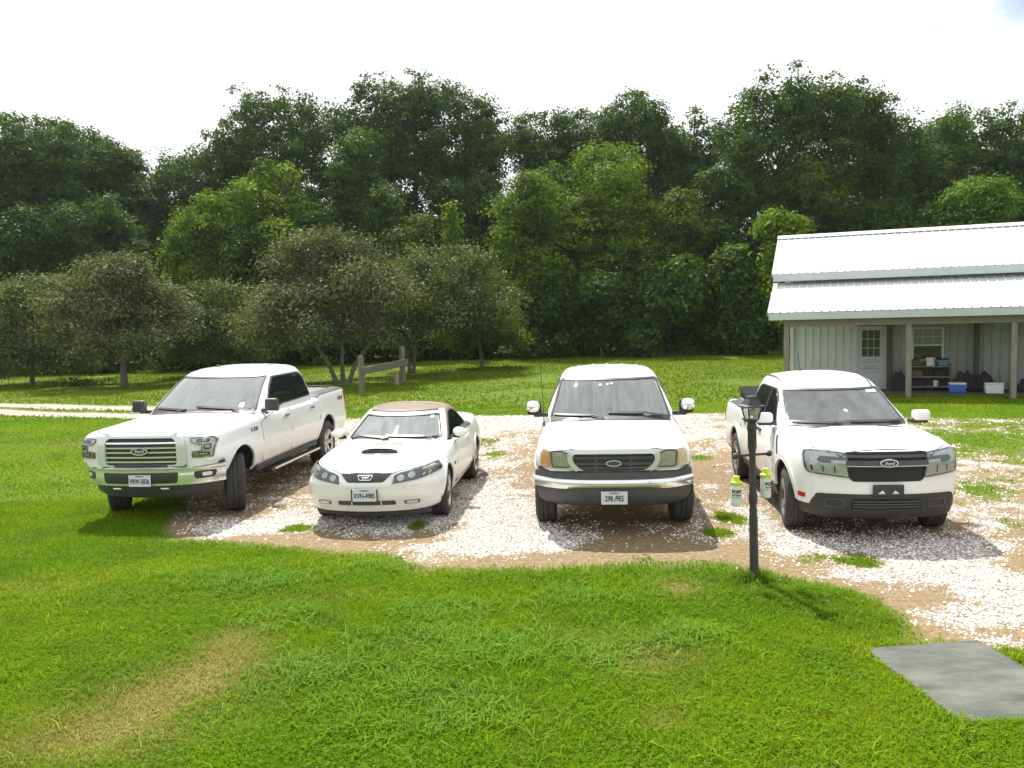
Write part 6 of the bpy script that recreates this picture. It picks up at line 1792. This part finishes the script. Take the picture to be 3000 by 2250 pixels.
EDGE = [
 (1690, 440, 74, 720, 49, 'round', 'yellow', 'yellow-green sapling clump at the left corner of the barn roof', 'tree'),
 (1600, 520, 66, 770, 50, 'bush', 'leafy', 'large-leaved shrub left of the barn', 'shrub'),
 (1425, 552, 98, 760, 51, 'bush', 'leafy', 'wide large-leaved dark shrub behind the old pickup', 'shrub'),
 (1300, 575, 62, 765, 52, 'bush', 'dark', 'dark shrub in deep shade left of the large-leaved one', 'shrub'),
 (1215, 560, 66, 770, 53, 'bush', 'dark', 'black-green shrub under the central sunlit dome', 'shrub'),
 (1130, 600, 62, 770, 53, 'bush', 'dark', 'shadowed shrub at the right end of the orchard trees', 'shrub'),
 (1530, 600, 60, 770, 52, 'bush', 'dark', 'low shaded shrub between the two large-leaved ones', 'shrub'),
 (1650, 620, 60, 770, 50, 'bush', 'dark', 'shaded shrub against the left end of the barn', 'shrub'),
 (1010, 640, 70, 770, 54, 'bush', 'dark', 'dark thicket shrub behind the wooden fence section', 'shrub'),
 (700, 640, 90, 780, 53, 'bush', 'dark', 'dark thicket shrub behind the multi-stemmed orchard tree', 'shrub'),
 (560, 640, 80, 790, 51, 'bush', 'dark', 'dark thicket shrub behind the crew cab roof', 'shrub'),
 (400, 660, 90, 800, 50, 'bush', 'dark', 'dark thicket shrub left of the crew cab roof', 'shrub'),
 (230, 660, 90, 805, 50, 'bush', 'dark', 'dark thicket shrub behind the left orchard trunk', 'shrub'),
 (60, 620, 110, 805, 50, 'bush', 'green', 'green shrub at the far left edge of the field', 'shrub'),
 (870, 650, 80, 775, 54, 'bush', 'dark', 'dark thicket shrub between the orchard stems', 'shrub'),
]
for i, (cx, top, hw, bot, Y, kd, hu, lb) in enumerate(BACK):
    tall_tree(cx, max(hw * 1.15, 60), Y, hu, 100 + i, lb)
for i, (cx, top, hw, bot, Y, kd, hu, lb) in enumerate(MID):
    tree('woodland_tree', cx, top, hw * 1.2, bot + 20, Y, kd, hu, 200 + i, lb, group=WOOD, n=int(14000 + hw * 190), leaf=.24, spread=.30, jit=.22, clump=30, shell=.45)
for i, (cx, top, hw, bot, Y, kd, hu, lb, ct) in enumerate(EDGE):
    tree('shrub' if ct == 'shrub' else 'woodland_tree', cx, top, hw, bot, Y, kd, hu, 300 + i, lb, cat=ct, group='shrubs along the wood edge' if ct == 'shrub' else WOOD, n=8000, leaf=.30, spread=.30, trunk=.09, nb=5)
ORCH = [
 (245, 522, 140, 800, 38.0, 'brown', 'brown-grey orchard tree with a single leaning trunk left of the crew cab', 268, 1, 0.0, .24),
 (70, 560, 105, 815, 41.0, 'brownish', 'brownish orchard tree at the left edge, its branches reaching the grass', 70, 1, 0.0, .18),
 (700, 470, 175, 765, 36.0, 'brown', 'multi-stemmed brown orchard tree behind the crew cab bed', 738, 3, 1.6, .26),
 (955, 500, 150, 755, 41.0, 'brownish', 'brownish orchard tree behind the wooden fence section', 888, 2, .9, .20),
 (455, 580, 95, 800, 44.0, 'brownish', 'small brownish orchard tree between the two larger ones', 455, 1, 0.0, .14),
 (1045, 565, 72, 750, 45.0, 'olive', 'rounded olive orchard tree at the right end of the row', 1040, 1, 0.0, .14),
]
for i, (cx, top, hw, bot, Y, hu, lb, base, st, sx, tr_) in enumerate(ORCH):
    tree('orchard_tree', cx, top + 14, hw * 1.22, bot + 4, Y, 'umbrella', hu, 400 + i, lb, group='orchard trees on the field', n=int(12000 + hw * 150), leaf=.145, base=base, stems=st, spreadx=sx, trunk=tr_ * .62, mat=LEAF_D, bark=PBARK, spread=.32, nb=30, shell=.1, jit=.22, clump=16)
# the depth of the wood behind, one mass
lob = []
wr = np.random.default_rng(5)
for x in np.arange(-75, 78, 3.6):
    for y in (70, 76):
        lob.append((x + wr.uniform(-1, 1), y + wr.uniform(-1, 1), wr.uniform(3.5, 6.5), 3.4, 2.6, wr.uniform(4.4, 5.6)))
V, F, C = leaf_cloud(lob, 90000, .60, HUES['dark'], spread=.6)
o = mesh_np('woodland', V, F, LEAF, C); tag(o, 'dense shaded depth of the wood behind the first trees', 'woodland', kind='stuff')
# rough weeds under the orchard trees
wd = []
for (px, py, r_, h_) in ((130, 810, 1.3, .5), (330, 800, 1.4, .45), (180, 835, 1.6, .45), (700, 790, 1.5, .5), (60, 812, 1.6, .6)):
    g = gd(px, py); wd.append((g.x, g.y, h_ * .4, r_, .8, h_ * .6))
V, F, C = leaf_cloud(wd, 5000, .12, HUES['green'], spread=.16, clump=14, shell=.1)
V[:, 2] = np.maximum(V[:, 2], .0)
o = mesh_np('weeds', V, F, LEAF, C); tag(o, 'rough tall weeds on the grass under the orchard trees', 'weeds', kind='stuff')
# ================================================================== haze volume added to veil the far trees, standing in for lens glare
bm = bmesh.new(); box(bm, (0, 40, 16), (190, 120, 34.4))
hz = bpy.data.materials.new('haze'); hz.use_nodes = True
hn = hz.node_tree.nodes; hn.clear()
ho = hn.new('ShaderNodeOutputMaterial'); hv = hn.new('ShaderNodeVolumePrincipled')
hv.inputs['Color'].default_value = (.86, .95, .97, 1); hv.inputs['Density'].default_value = .0002; hv.inputs['Anisotropy'].default_value = .45
hz.node_tree.links.new(hv.outputs[0], ho.inputs['Volume'])
o = obj('haze', bm, hz); tag(o, 'thin added haze volume laying a glare-like veil over the far trees', 'haze', kind='stuff')
